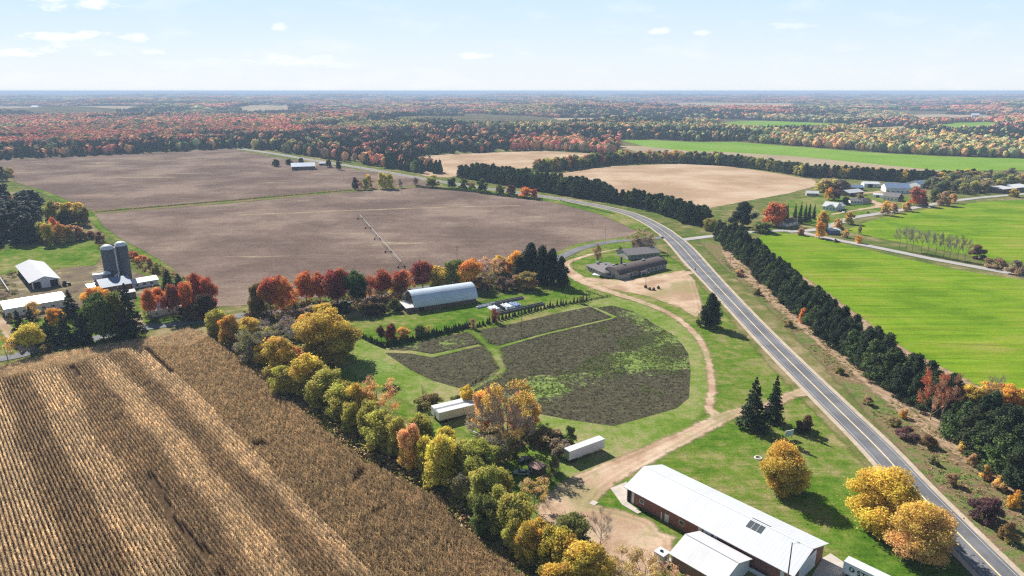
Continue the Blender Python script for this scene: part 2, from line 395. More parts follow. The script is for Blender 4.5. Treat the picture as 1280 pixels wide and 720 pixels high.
poly_sheet('crop_field', [(936,302),(960,291),(1000,293),(1060,306),(1120,321),(1200,338),(1290,352),(1380,365),(1420,520),(1260,520),(1245,486),(1200,476),(1130,440),(1040,372),(980,330)], .10, M['young_crop'], 2.5)
poly_sheet('crop_field', [(1054,289),(1085,277),(1120,268.5),(1170,259.5),(1230,252),(1300,249),(1420,250),(1420,350),(1290,330),(1250,327),(1200,317),(1120,302)], .10, M['young_crop'], 3.5)
poly_sheet('far_stubble_field', [(775,166.5),(850,165),(885,167.5),(810,170)], .8, M['pale_stubble'], 18, far=True)
poly_sheet('far_stubble_field', [(690,148),(780,146.5),(790,149.5),(700,151.5)], 1.0, M['pale_stubble'], 30, far=True)
poly_sheet('far_stubble_field', [(1060,132),(1200,131),(1210,134.5),(1070,135.5)], 1.0, M['pale_stubble'], 60, far=True)
poly_sheet('far_stubble_field', [(430,152),(500,151),(505,154),(440,155)], 1.0, M['pale_stubble'], 25, far=True)
# the pasture and yards of the farm on the left
poly_sheet('pasture', [(-90,322),(0,314),(60,305),(85,302),(112,299),(124,308),(130,318),(118,332),(84,334),(60,338),(18,340),(-30,350),(-90,352)], .08, M['lawn_grass'], 2.2)
poly_sheet('farm_yard', [(-40,350),(10,342),(60,338),(84,336),(118,332),(132,322),(180,345),(200,360),(180,372),(150,400),(100,410),(0,400),(-60,420)], .05, M['yard_mud'], 2.2)
poly_sheet('lawn', [(-80,425),(-60,390),(5,396),(30,400),(60,398),(90,388),(112,380),(130,395),(160,405),(172,398),(168,372),(200,364),(245,360),(262,384),(270,400),(190,412),(120,428),(40,440),(-80,470)], .09, M['lawn_grass'], 1.8)
# grass between the hedgerow and the highway
lawn_pts = [(440,404),(480,396),(520,392),(600,378),(660,360),(700,342),(712,334),(705,328),(740,305),(790,292),(800,296),(850,330),(880,362),(960,455),(1060,560),(1180,690),(1260,790),(1000,800),(780,760),(690,690),(640,640),(560,560),(470,500),(420,465),(395,440),(400,410)]
poly_sheet('lawn', lawn_pts, .06, M['lawn_grass'], 1.8)
poly_sheet('lawn', [(548,226),(600,232),(660,241),(700,247.5),(750,259),(790,272),(815,284),(800,290),(792,287),(750,268),(700,255),(660,247),(600,240),(560,235)], .16, M['lawn_grass'], 3)
poly_sheet('lawn', [(690,318),(720,305),(760,299),(800,296),(812,299),(770,303),(730,309),(700,322)], .16, M['lawn_grass'], 2)
poly_sheet('village_lawn', [(905,300),(950,287),(960,272),(950,262),(990,250),(1040,243),(1110,245),(1160,252),(1120,262),(1060,274),(1040,284),(1000,290),(950,293)], .12, M['lawn_grass'], 3)
# rough verge between highway and pines
poly_sheet('verge', [(872,300),(905,300),(925,318),(965,360),(1030,420),(1100,480),(1180,545),(1290,620),(1400,700),(1500,800),(1300,800),(1210,660),(1140,580),(1040,470),(960,385),(900,330)], .07, M['verge_grass'], 2.0)
poly_sheet('leaf_litter', [(900,312),(925,318),(965,360),(1030,420),(1100,480),(1180,545),(1290,620),(1290,640),(1175,556),(1090,488),(1020,428),(955,372),(915,335)], .11, M['leaf_litter'], 1.8)
poly_sheet('pine_floor', [(890,290),(905,300),(925,318),(965,360),(1030,420),(1100,480),(1180,545),(1290,620),(1290,520),(1200,470),(1130,436),(1040,370),(980,330),(936,298)], .13, M['leaf_litter'], 2.2)
poly_sheet('meadow', [(405,432),(440,416),(470,430),(500,438),(600,436),(700,388),(740,374),(760,368),(800,379),(840,395),(866,416),(882,440),(889,480),(884,512),(858,543),(800,572),(745,598),(705,606),(690,590),(640,560),(560,535),(500,500),(440,468)], .09, M['meadow_grass'], 1.8)
# garden of dark dying crop
def GREEN(x, y):
    e = lambda cx, cy, sx, sy, k: k * np.exp(-((x - cx) / sx) ** 2 - ((y - cy) / sy) ** 2)
    return e(66, 300, 16, 34, .5) + e(50, 262, 16, 14, .45) + e(28, 246, 14, 9, .3) + e(8, 232, 13, 9, .45) + e(62, 270, 12, 30, .2) - e(62, 236, 12, 12, .5) - e(35, 212, 30, 12, .6) - e(14, 275, 26, 20, .5)
garden_big = [(622,436),(680,419),(765,399),(771,396),(746,385),(765,382),(790,389),(800,392),(815,404),(845,420),(860,442),(863,465),(861,498),(845,511),(767,533),(712,525),(665,516),(590,490),(602,480),(632,462)]
poly_sheet('garden_plot', garden_big, .12, M['weedy_garden'], 1.2, extra={'weed': lambda X, Y: 1.6 * GREEN(X, Y) - .3})
poly_sheet('garden_plot', [(596,413),(640,405),(700,391),(738,383.5),(766,397),(680,417),(622,433),(606,428)], .12, M['weedy_garden'], 1.2, extra={'weed': lambda X, Y: X * 0 - .5})
poly_sheet('garden_plot', [(482,438),(540,424),(586,415),(604,429),(540,443),(514,438)], .12, M['weedy_garden'], 1.2, extra={'weed': lambda X, Y: .6 * np.exp(-((X + 22) ** 2 + (Y - 283) ** 2) / 60.) - .4})
poly_sheet('garden_plot', [(481,441),(512,442),(540,447),(608,431),(626,462),(620,470),(597,483),(576,486),(540,476),(512,462)], .12, M['weedy_garden'], 1.2, extra={'weed': lambda X, Y: X * 0 - .5})
poly_sheet('garden_plot', [(434,463),(455,447),(475,450),(496,460),(450,472)], .12, M['weedy_garden'], 1.0, extra={'weed': lambda X, Y: X * 0 + .9})
poly_sheet('garden_path', [(585,414),(596,413),(609,429),(624,434),(632,462),(626,471),(597,486.5),(591,486),(620,467),(625,459),(606,431)], .15, M['meadow_grass'], .8, margin=1.5)
# ---- roads
HW = smooth_line([at(*p) for p in [(1300,766),(1249,720),(1146.5,615),(1096,560),(1035,500),(952,417),(880,340),(869,328),(846,303),(820,283),(790,268.5),(756,259.5),(728,254),(700,249),(650,241.5),(600,234.5),(550,227),(500,218.5),(440,208),(400,202),(345,192.5),(288,184.5),(240,177)]], 6)
HWa = np.array(HW)
def hw_half(extra=0.0):
    y = HWa[:, 1]; return 4.5 + 2.0 * np.exp(-((y - 460) / 75.) ** 2) + .5 * (y > 520) + extra
ribbon('road', HW, hw_half(), .26, M['worn_asphalt'], label='two lane asphalt highway curving past the farmyard')
ribbon('center_line', HW, .19, .30, M['paint_yellow'])
ribbon('edge_line', HW, .045, .30, M['paint_white'], 3.75)
ribbon('edge_line', HW, .045, .30, M['paint_white'], -3.75)
sideroad = smooth_line([at(*p) for p in [(-80,452),(0,449),(40,440),(90,429),(130,421),(170,412),(220,405),(270,399),(300,395),(360,388),(450,375),(520,362),(600,350),(660,338),(700,322),(725,311),(760,303),(800,299.5),(830,297)]], 5)
ribbon('road', sideroad, 3.6, .20, M['worn_asphalt'], label='narrow asphalt side road running behind the row of red trees')
r_e = smooth_line([at(*p) for p in [(846,301),(880,296.5),(912,293),(950,289.5),(990,289),(1035,298),(1085,307.5),(1132,317),(1171,325),(1280,345),(1400,368)]], 6)
ribbon('road', r_e, 3.8, .21, M['road_pale'], label='pale country road between the two bright green fields')
r_v = smooth_line([at(*p) for p in [(985,290),(1020,287),(1051,278),(1065,272.5),(1119,264),(1169,255),(1223,247.5),(1300,241)]], 6)
ribbon('road', r_v, 3.8, .24, M['road_pale'], label='pale road leading through the hamlet')
# gravel shoulders, tracks and the big dirt lot form one worn surface
def dirt_lines():
    L = []
    def l(pts): L.append([tuple(q) for q in smooth_line([(*at(x, y), w) for x, y, w in pts], 4)])
    l([(1015,489,3.4),(990,494,2.3),(962,507,2.0),(930,513,2.2),(905,522,2.8),(860,544,3.2),(800,573,3.9),(757,594,4.8),(728,612,6.0),(710,632,6.5),(718,655,6),(745,680,6),(790,705,6)])
    l([(902,524,2.4),(886,512,1.6),(890,480,1.4),(882,440,1.5),(866,415,1.6),(838,393,1.8),(800,377,2.2),(760,364,3),(730,352,4),(716,343,4),(707,334,3),(712,327,2),(740,318,1.6),(770,312,1.6)])
    l([(862,341,3),(830,347,4),(790,352,5),(740,354,4)])
    l([(846,304,4),(858,322,5),(868,336,4)])
    l([(700,640,6),(740,650,7),(790,665,7)])
    l([(168,395,2),(178,412,2.2)])
    l([(0,400,2.5),(20,425,2.5),(40,440,3)])
    l([(945,291,2),(955,282,2),(975,281,2),(1015,284,2)])
    l([(1040,268,1.8),(1075,262,2),(1100,256,4),(1070,244,4),(1100,240,4)])
    return L
DL = dirt_lines()
LOT = W([(718,346),(780,351),(835,342),(855,338),(868,350),(874,368),(879,388),(870,397),(850,385),(812,371),(762,361)])
LOT2 = W([(712,650),(742,642),(775,652),(812,662),(842,672),(840,690),(815,715),(800,760),(720,770),(690,690)])
def f_dirt(X, Y):
    s = sdf_poly(LOT, X, Y)
    s = np.maximum(s, np.minimum(sdf_poly(LOT2, X, Y), 9))
    for l in DL: s = np.maximum(s, sdf_line(l, X, Y))
    return s
sheet('dirt_track', f_dirt, (10, 118, 135, 475), 1.1, .16, M['packed_dirt'], 2.5, 'tan dirt track and worn parking lot beside the highway')
sheet('dirt_track', f_dirt, (-330, 265, -150, 350), 1.5, .16, M['packed_dirt'], 2.5, 'pale farm driveway joining the side road')
sheet('dirt_track', f_dirt, (170, 480, 420, 800), 2.5, .16, M['packed_dirt'], 2.5, 'pale gravel drives in the hamlet')
ribbon('shoulder', HW, hw_half(1.7), .20, M['shoulder_gravel'])
def slab(name, pts, z, mat, label=None):
    P = W(pts); n = len(P); V = [(x, y, -.1) for x, y in P] + [(x, y, z) for x, y in P]
    o = MB().add(V, [tuple(range(n))[::-1], tuple(range(n, 2 * n))] + [(i, (i + 1) % n, n + (i + 1) % n, n + i) for i in range(n)]).make(name, mat)
    if sum(P[i][0] * P[(i + 1) % n][1] - P[(i + 1) % n][0] * P[i][1] for i in range(n)) < 0: o.data.flip_normals()
    tag(o, label, None, None, 'structure'); return o
M['pad'] = simple('pale_concrete', (.5, .45, .39), .9, .15, 0, .2, .5)
slab('pavement', [(763,611),(784,602.5),(784,628),(802,641),(797,643),(778,632)], .23, M['pad'], 'pale concrete apron at the far end of the long brick shed')
slab('pavement', [(1028,698),(1038,692),(1062,708),(1075,722),(1060,740),(1000,745)], .12, M['pad'], 'concrete apron at the near end of the long brick shed')
slab('pavement', [(736,630),(741,626),(748,629),(743,633)], .25, M['pad'], 'small concrete pad at the edge of the dirt track')
# ------------------------------------------------------------------ plant materials
def leaf_mat(name, src='OBJECT', trans=.45, LEAFLO=.5, LEAFHI=1.5):
    m, t = newmat(name)
    tint = t.attr('tint'); mixv = t.attr('mixv')
    if src == 'OBJECT':
        a = t.n('ShaderNodeObjectInfo').outputs['Color']; b = t.attr('c2', 'OBJECT', 'Color')
    else:
        a = t.attr('colA', 'INSTANCER', 'Color'); b = t.attr('colB', 'INSTANCER', 'Color')
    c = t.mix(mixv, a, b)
    c = t.n('ShaderNodeHueSaturation', {'Color': c, 'Hue': t.mr(t.attr('hue'), 0, 1, .482, .518, False), 'Value': t.mr(tint, 0, 1, LEAFLO, LEAFHI, False)}).outputs[0]
    p = t.n('ShaderNodeBsdfPrincipled', {'Base Color': c, 'Roughness': .7, 'Specular IOR Level': 0.0 if src != 'OBJECT' else .06}).outputs[0]
    if trans:
        tr = t.n('ShaderNodeBsdfTranslucent', {'Color': c}).outputs[0]
        p = t.n('ShaderNodeMixShader', {0: trans, 1: p, 2: tr}).outputs[0]
    t.n('ShaderNodeOutputMaterial', {'Surface': p}); return m
M['leaf'] = leaf_mat('autumn_leaves'); M['needle'] = leaf_mat('pine_needles', 'OBJECT', .06)
M['far_leaf'] = leaf_mat('forest_leaves', 'INST', 0); M['corn_leaf'] = leaf_mat('dry_corn_leaves', 'INST', .4, .35, 1.75)
M['bark'] = simple('grey_bark', (.16, .13, .105), .9, .1, 0, .25, 3)
M['twig'] = simple('bare_twigs', (.30, .25, .215), .9, .1, 0, .25, 3)
M['bark_far'] = M['bark']
# ------------------------------------------------------------------ foliage generators (all reference trees are 10 m high, 8 m wide)
def quads(rng, C, Nrm, size, elong=1.0):
    n = len(C)
    r = rng.normal(size=(n, 3)); u = np.cross(Nrm, r); u /= np.linalg.norm(u, axis=1)[:, None] + 1e-9; v = np.cross(Nrm, u)
    s = (size * rng.uniform(.55, 1.25, n))[:, None]
    a = u * s * elong; b = v * s * rng.uniform(.5, 1.0, n)[:, None]
    V = np.stack([C - a - b * .6, C + a * .3 - b, C + a + b * .5, C - a * .2 + b], 1).reshape(-1, 3)
    return V, np.arange(4 * n).reshape(n, 4)
def foliage(rng, centers, radii, per, size, flat=.85, up=.35, elong=1.0, zt=(0, 10), mixz=.6):
    """quads spread over lumps; brightness and second colour vary by lump"""
    Vs = []; T = []; Mx = []; Hu = []
    for c, r in zip(centers, radii):
        k = max(6, int(per * r * r))
        d = rng.normal(size=(k, 3)); d /= np.linalg.norm(d, axis=1)[:, None]
        rr = r * (rng.uniform(0, 1, k) ** .38)
        # ragged outline
        rr *= 1 + .35 * rng.normal(size=k) * (rng.uniform(size=k) > .75)
        P = c + d * rr[:, None] * (1, 1, flat)
        nr = d * .8 + rng.normal(size=(k, 3)) * .7 + (0, 0, up); nr /= np.linalg.norm(nr, axis=1)[:, None]
        V, _ = quads(rng, P, nr, size, elong); Vs.append(V)
        tb = rng.uniform(.3, .7); hb = rng.uniform(0, 1)
        T.append(np.clip(tb + rng.normal(size=k) * .16, 0, 1)); Hu.append(np.clip(hb + rng.normal(size=k) * .25, 0, 1))
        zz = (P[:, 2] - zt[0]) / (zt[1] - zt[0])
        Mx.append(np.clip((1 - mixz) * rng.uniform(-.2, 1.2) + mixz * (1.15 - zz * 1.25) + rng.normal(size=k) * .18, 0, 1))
    V = np.concatenate(Vs); n = len(V) // 4
    return V, np.arange(4 * n).reshape(n, 4), np.concatenate(T), np.concatenate(Mx), np.concatenate(Hu)
def limb_tree(rng, h=10, spread=3.2, base_r=.22, first=.25, n1=7, n2=4, n3=0, up=.75, kink=.1):
    mb = MB(); top = h * .82
    p = Vector((0, 0, -.3)); pts = [p]
    for k in range(5):
        p = Vector((p.x + rng.normal() * kink, p.y + rng.normal() * kink, top * (k + 1) / 5)); pts.append(p)
    for k in range(5): mb.tube(pts[k], pts[k + 1], base_r * (1 - .17 * k), base_r * (1 - .17 * (k + 1)), 7)
    def pt(t):
        t = min(t, .999) * 5; i = int(t); return pts[i].lerp(pts[i + 1], t - i)
    tips = []
    for k in range(n1):
        f = first + (1 - first) * (k + rng.uniform(0, .8)) / n1; a = k * 2.4 + rng.uniform(-.4, .4)
        L = spread * (1.1 - .55 * f) * rng.uniform(.8, 1.15)
        s = pt(f); e = s + Vector((math.cos(a) * L, math.sin(a) * L, L * up * rng.uniform(.8, 1.4)))
        mid = s.lerp(e, .5) + Vector((0, 0, -.08 * L)); r = base_r * .42 * (1.1 - .6 * f)
        mb.tube(s, mid, r, r * .7, 5); mb.tube(mid, e, r * .7, r * .3, 5); tips.append(e)
        for j in range(n2):
            g = rng.uniform(.3, 1); s2 = mid.lerp(e, (g - .3) / .7) if g > .3 else s
            a2 = a + rng.uniform(-1.1, 1.1); L2 = L * rng.uniform(.35, .6)
            e2 = s2 + Vector((math.cos(a2) * L2, math.sin(a2) * L2, L2 * up * rng.uniform(.7, 1.8)))
            mb.tube(s2, e2, r * .45, r * .14, 4); tips.append(e2)
            for i in range(n3):
                s3 = s2.lerp(e2, rng.uniform(.25, 1)); a3 = a2 + rng.uniform(-1.3, 1.3); L3 = L2 * rng.uniform(.4, .8)
                e3 = s3 + Vector((math.cos(a3) * L3, math.sin(a3) * L3, L3 * up * rng.uniform(.6, 2)))
                mb.tube(s3, e3, r * .18, r * .06, 3)
    return mb, tips
def fmesh(name, parts, mat):
    V = np.concatenate([p[0] for p in parts]); F = []; b = 0
    for p in parts: F.append(p[1] + b); b += len(p[0])
    F = np.concatenate(F)
    return mesh(name, V, F, mat, {k: ('FACE', np.concatenate([p[i] for p in parts])) for i, k in ((2, 'tint'), (3, 'mixv'), (4, 'hue'))})
def make_dec(seed, leaves=1.0, size=.19, low=.04, lumps=38, dens=230, skirt=9):
    rng = np.random.default_rng(seed); C = []; R = []
    c0 = 10 * (low + 1) / 2; hz = 10 * (1 - low) / 2
    for _ in range(lumps):
        d = rng.normal(size=3); d /= np.linalg.norm(d)
        r = rng.uniform(.85, 1.55)
        f = rng.uniform(.25, 1.0) ** .5 * rng.uniform(.8, 1.2)
        wid = 1.0 - .25 * max(0, d[2]) ** 2
        C.append((d[0] * (4.0 - r * .8) * f * wid, d[1] * (4.0 - r * .8) * f * wid, c0 + d[2] * (hz - r * .75) * f)); R.append(r)
    C += [(rng.normal() * .4, rng.normal() * .4, c0 + q) for q in (-2, 0, 2)]; R += [1.5] * 3
    for k in range(skirt):
        a = k * 6.283 / max(1, skirt) + rng.uniform(-.3, .3); r = rng.uniform(.9, 1.4); q = rng.uniform(.45, .78) * 4
        C.append((math.cos(a) * q, math.sin(a) * q, r * .9 + rng.uniform(0, 1.6))); R.append(r)
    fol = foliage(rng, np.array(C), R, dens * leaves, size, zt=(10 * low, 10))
    tr, _ = limb_tree(rng, 10, 3.0, .2, max(.12, low), 7, 2)
    return fmesh('crown', [fol], M['leaf']), mesh('trunk', tr.V, tr.F, M['bark'])
def make_sparse(seed, dens=60, size=.17):
    rng = np.random.default_rng(seed); tr, tips = limb_tree(rng, 10, 3.6, .2, .12, 11, 6, 4, .8)
    C = [tuple(t) for t in tips]; R = [rng.uniform(.5, 1.0) for _ in tips]
    fol = foliage(rng, np.array(C), R, dens, size)
    return fmesh('crown', [fol], M['leaf']), mesh('trunk', tr.V, tr.F, M['twig'])
def make_bare(seed):
    rng = np.random.default_rng(seed); tr, tips = limb_tree(rng, 10, 3.4, .2, .22, 10, 6, 5, .95)
    tw = MB()
    for t in tips:
        for k in range(9):
            a = rng.uniform(0, 6.28); L = rng.uniform(.5, 1.1); s = t + Vector(rng.normal(size=3) * .25)
            tw.tube(s, s + Vector((math.cos(a) * L * .6, math.sin(a) * L * .6, L)), .03, .012, 3)
    return mesh('crown', tw.V, tw.F, M['twig']), mesh('trunk', tr.V, tr.F, M['twig'])
def make_spruce(seed, dens=1.0, size=.17, width=4.0, round_=0.0):
    """tiers of drooping boughs; round_ > 0 makes the older, fuller pine"""
    rng = np.random.default_rng(seed); P = []; Nr = []; T = []; Mx = []; Hu = []
    tiers = 17
    for k in range(tiers):
        f = k / (tiers - 1); z = 1.0 + 8.9 * f
        rad = width * ((1 - f) ** (.85 - .45 * round_)) * rng.uniform(.88, 1.08) + .12
        nb = int(7 + 9 * (1 - f))
        for j in range(nb):
            a = rng.uniform(0, 6.28); L = rad * rng.uniform(.72, 1.12); tb = rng.uniform(.25, .75); hb = rng.uniform()
            cnt = int(dens * (8 + 13 * L))
            s = rng.uniform(.12, 1, cnt) ** .7
            w = (.16 + .3 * (1 - s)) * (.4 + L * .3)
            la = rng.normal(size=cnt) * w * .9
            x = math.cos(a) * L * s - math.sin(a) * la; y = math.sin(a) * L * s + math.cos(a) * la
            zz = z - .28 * L * s * (1 - .9 * round_) + .1 * L * s * s + rng.normal(size=cnt) * (.09 + .22 * round_)
            P.append(np.stack([x, y, zz], 1))
            nn = np.stack([math.cos(a) * .5 + rng.normal(size=cnt) * .5, math.sin(a) * .5 + rng.normal(size=cnt) * .5, .8 + rng.normal(size=cnt) * .4], 1)
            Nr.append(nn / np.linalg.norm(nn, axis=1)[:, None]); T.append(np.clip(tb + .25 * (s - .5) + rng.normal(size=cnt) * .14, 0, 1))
            Mx.append(np.clip(rng.uniform(0, .8) + rng.normal(size=cnt) * .2, 0, 1)); Hu.append(np.clip(hb + rng.normal(size=cnt) * .2, 0, 1))
    P = np.concatenate(P); V, F = quads(rng, P, np.concatenate(Nr), size, 1.35)
    tr = MB().tube((0, 0, -.3), (0, 0, 9.6), .2, .03, 7)
    return fmesh('crown', [(V, F, np.concatenate(T), np.concatenate(Mx), np.concatenate(Hu))], M['needle']), mesh('trunk', tr.V, tr.F, M['bark'])
def make_pine(seed, dens=70, size=.2, lumps=34, low=.08):
    """old pine of a windbreak: shaggy, lumpy, round shouldered"""
    rng = np.random.default_rng(seed); C = []; R = []
    for k in range(lumps):
        f = (k + rng.uniform(0, 1)) / lumps; z = 10 * low + (9.6 - 10 * low) * f; a = k * 2.4 + rng.uniform(-.5, .5)
        rad = 3.7 * (1 - f ** 2.2) ** .75 * rng.uniform(.15, .9)
        r = rng.uniform(1.0, 1.6) * (1.1 - .35 * f); C.append((math.cos(a) * rad, math.sin(a) * rad, z)); R.append(r)
    fol = foliage(rng, np.array(C), R, dens * 2.2, size, .75, .9, 1.2, (0, 10), .15)
    tr = MB().tube((0, 0, -.3), (rng.normal() * .2, rng.normal() * .2, 9.2), .2, .05, 7)
    return fmesh('crown', [fol], M['needle']), mesh('trunk', tr.V, tr.F, M['bark'])
def make_bush(seed, dens=150, size=.3):
    """reference bush 10 wide and 10 high, foliage down to the ground"""
    rng = np.random.default_rng(seed); C = []; R = []
    for k in range(18):
        a = rng.uniform(0, 6.28); q = rng.uniform(0, 1) ** .5 * 3.6; z = rng.uniform(1, 8.2) * (1 - (q / 4.6) ** 2 * .7)
        C.append((math.cos(a) * q, math.sin(a) * q, z)); R.append(rng.uniform(1.0, 1.9))
    fol = foliage(rng, np.array(C), R, dens, size, zt=(0, 10))
    tr = MB()
    for k in range(6):
        a = k * 1.05; tr.tube((0, 0, -.2), (math.cos(a) * 1.8, math.sin(a) * 1.8, 6.5), .16, .05, 4)
    return fmesh('foliage', [fol], M['leaf']), mesh('stem', tr.V, tr.F, M['bark'])
def merge_tree(pair, mats):
    """a distant tree: crown and trunk in one mesh"""
    c, t = pair
    cv = np.empty(len(c.vertices) * 3, np.float32); c.vertices.foreach_get('co', cv); cv = cv.reshape(-1, 3)
    cf = np.empty(len(c.loops), np.int32); c.loops.foreach_get('vertex_index', cf); cf = cf.reshape(-1, 4)
    at_ = {}
    for k in ('tint', 'mixv', 'hue'):
        a = np.empty(len(cf), np.float32); c.attributes[k].data.foreach_get('value', a); at_[k] = a
    tv = np.array([v.co[:] for v in t.vertices], np.float32); tf = [tuple(p.vertices) for p in t.polygons]
    tf = np.array([f for f in tf if len(f) == 4], np.int32)
    V = np.concatenate([cv, tv]); F = np.concatenate([cf, tf + len(cv)])
    z = np.zeros(len(tf), np.float32)
    return mesh('distant_tree', V, F, None, {k: ('FACE', np.concatenate([v, z])) for k, v in at_.items()}, mats, np.r_[np.zeros(len(cf)), np.ones(len(tf))])
# reference meshes
REF = {
 'dec': [make_dec(s) for s in range(1, 7)],
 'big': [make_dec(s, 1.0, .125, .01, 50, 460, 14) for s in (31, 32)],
 'tall': [make_dec(s, .9, .18, .15, 36, 230, 0) for s in range(11, 15)],
 'thin': [make_dec(s, .55, .17, .06, 28, 150, 5) for s in range(16, 20)],
 'sparse': [make_sparse(s) for s in (21, 22, 23)],
 'bare': [make_bare(s) for s in (25, 26, 27)],
 'spruce': [make_spruce(s) for s in (41, 42, 43)],
 'column': [make_spruce(s, .8, .2, 3.4) for s in (44, 45)],
 'pine': [make_pine(s, 70, .19, 46) for s in (51, 52, 53)] + [make_pine(s, 80, .18, 34, .2) for s in (54, 55)],
 'bush': [make_bush(s) for s in (61, 62, 63, 64)],
}
LOD = {
 'dec': [merge_tree(make_dec(s, .38, .42, .06, 20, 130, 6), [M['leaf'], M['bark']]) for s in range(71, 77)],
 'pine': [merge_tree(make_pine(s, 26, .36, 30), [M['needle'], M['bark']]) for s in range(81, 86)],
 'spruce': [merge_tree(make_spruce(s, .32, .34), [M['needle'], M['bark']]) for s in range(86, 89)],
}
rnd = random.Random(7)
CL = {  # base colours of foliage
 'gold': (.90, .60, .12), 'yellow': (.85, .68, .12), 'orange': (.88, .38, .09), 'red': (.66, .19, .09), 'crimson': (.50, .15, .09),
 'maroon': (.22, .08, .07), 'ygreen': (.62, .58, .13), 'olive': (.30, .29, .085), 'green': (.11, .165, .045), 'dgreen': (.035, .06, .025),
 'tan': (.62, .46, .26), 'peach': (.82, .47, .26), 'mid': (.42, .39, .10), 'wither': (.11, .1, .062), 'wither2': (.16, .155, .085), 'grey': (.27, .24, .2), 'purple': (.24, .16, .16), 'brown': (.33, .2, .11),
 'pine': (.032, .05, .026), 'pine2': (.06, .08, .032), 'blue': (.03, .05, .035), 'lgreen': (.20, .275, .075), 'pink': (.5, .2, .14)}
def jit(c, s=.1, r=rnd):
    k = 1 + r.uniform(-s, s); return tuple(min(1, max(0, v * k * (1 + r.uniform(-s, s) * .5))) for v in c)
def plant(kind, loc, w, h, a, b, label=None, cat='tree', name=None, group=None, variant=None, rz=None, lod=None):
    refs = (LOD if lod else REF)[kind]; v = rnd.randrange(len(refs)) if variant is None else variant % len(refs)
    wr, hr = (10, 10) if kind == 'bush' else (8, 10)
    S = (w / wr, w / wr, h / hr); rz = rnd.uniform(0, 6.28) if rz is None else rz
    nm = name or {'spruce': 'spruce_tree', 'column': 'spruce_tree', 'pine': 'pine_tree', 'bush': 'bush', 'bare': 'bare_tree'}.get(kind, 'autumn_tree')
    z = float(hgt(loc[0], loc[1]))
    ca = jit(CL[a]); cb = jit(CL[b])
    def paint(o): o.color = (*ca, 1); o['c2'] = [float(q) for q in cb]
    if lod:
        o = obj(nm, refs[v], None, (loc[0], loc[1], z), (0, 0, rz)); o.scale = S; paint(o); tag(o, label, cat, group); return o
    root = empty(nm, (loc[0], loc[1], z), rz, label, cat, group); root.scale = S
    cr, tr = refs[v]
    paint(obj('foliage' if kind == 'bush' else 'crown', cr, root)); obj('stem' if kind == 'bush' else 'trunk', tr, root)
    return root
def tree_px(kind, cx, top, base, wpx, a, b, label=None, **kw):
    """crown centre column, top row, foot row and crown width in photo pixels"""
    x, y = at(cx, base)
    v = top - 360; dn = FOC * math.sin(PITCH) + v * math.cos(PITCH); fw = FOC * math.cos(PITCH) - v * math.sin(PITCH)
    h = max(1.0, CAM_H - y * dn / fw)
    xm, ym = at(cx, (top + base) / 2, h / 2); x = xm * y / ym
    mpp = at(641, base)[0] * (1.18 if kind == 'spruce' else 1.0)
    return plant(kind, (x, y), wpx * mpp * (1.2 if kind in ('dec', 'tall', 'thin', 'sparse') else 1.25 if kind == 'pine' else 1.08), h * 1.05, a, b, label, **kw)
# ------------------------------------------------------------------ building materials
def ribbed(name, col, rough=.45, per=1.2, axis=0, var=.06, metal=0.0, spec=.4, depth=.12):
    m, t = newmat(name); tc = t.n('ShaderNodeTexCoord').outputs['Object']
    x = t.n('ShaderNodeSeparateXYZ', {0: tc}).outputs[axis]
    w = t.m('SINE', t.m('MULTIPLY', x, 6.283 / per))
    pan = t.n('ShaderNodeTexWhiteNoise', {'W': t.m('FLOOR', t.m('DIVIDE', x, per * 4))}, noise_dimensions='1D').outputs[0]
    n = t.noise(tc, .35, 5, .7)
    st = t.noise(t.mapp(tc, 0, (1, .12, .12) if axis == 0 else (.12, 1, .12)), 1.6, 4, .7)
    k = t.m('ADD', t.m('MULTIPLY', pan, .05), t.mr(t.m('ADD', t.m('MULTIPLY', n, .5), t.m('MULTIPLY', st, .5)), .3, .7, 1 - var * 1.6, 1 + var, False))
    c = t.val(k, (*col, 1))
    rib = t.mr(w, .86, 1, 1, .955)
    c = t.val(rib, c)
    finish(t, c, rough, t.bump(w, depth, .04), spec, metal); return m
def brickmat(name, c1, c2, mortar, sc=1.0):
    m, t = newmat(name); tc = t.n('ShaderNodeTexCoord').outputs['Object']
    s = t.n('ShaderNodeSeparateXYZ', {0: tc}); xy = t.m('ADD', s.outputs[0], s.outputs[1])
    v = t.n('ShaderNodeCombineXYZ', {0: xy, 1: s.outputs[2]}).outputs[0]
    b = t.n('ShaderNodeTexBrick', {'Vector': v, 'Color1': c1, 'Color2': c2, 'Mortar': mortar, 'Scale': sc, 'Mortar Size': .012, 'Brick Width': .4, 'Row Height': .2})
    n = t.noise(tc, .5, 5, .7)
    finish(t, t.val(t.mr(n, .3, .7, .82, 1.15, False), b.outputs[0]), .9, t.bump(b.outputs[1], .3, .02), .15); return m
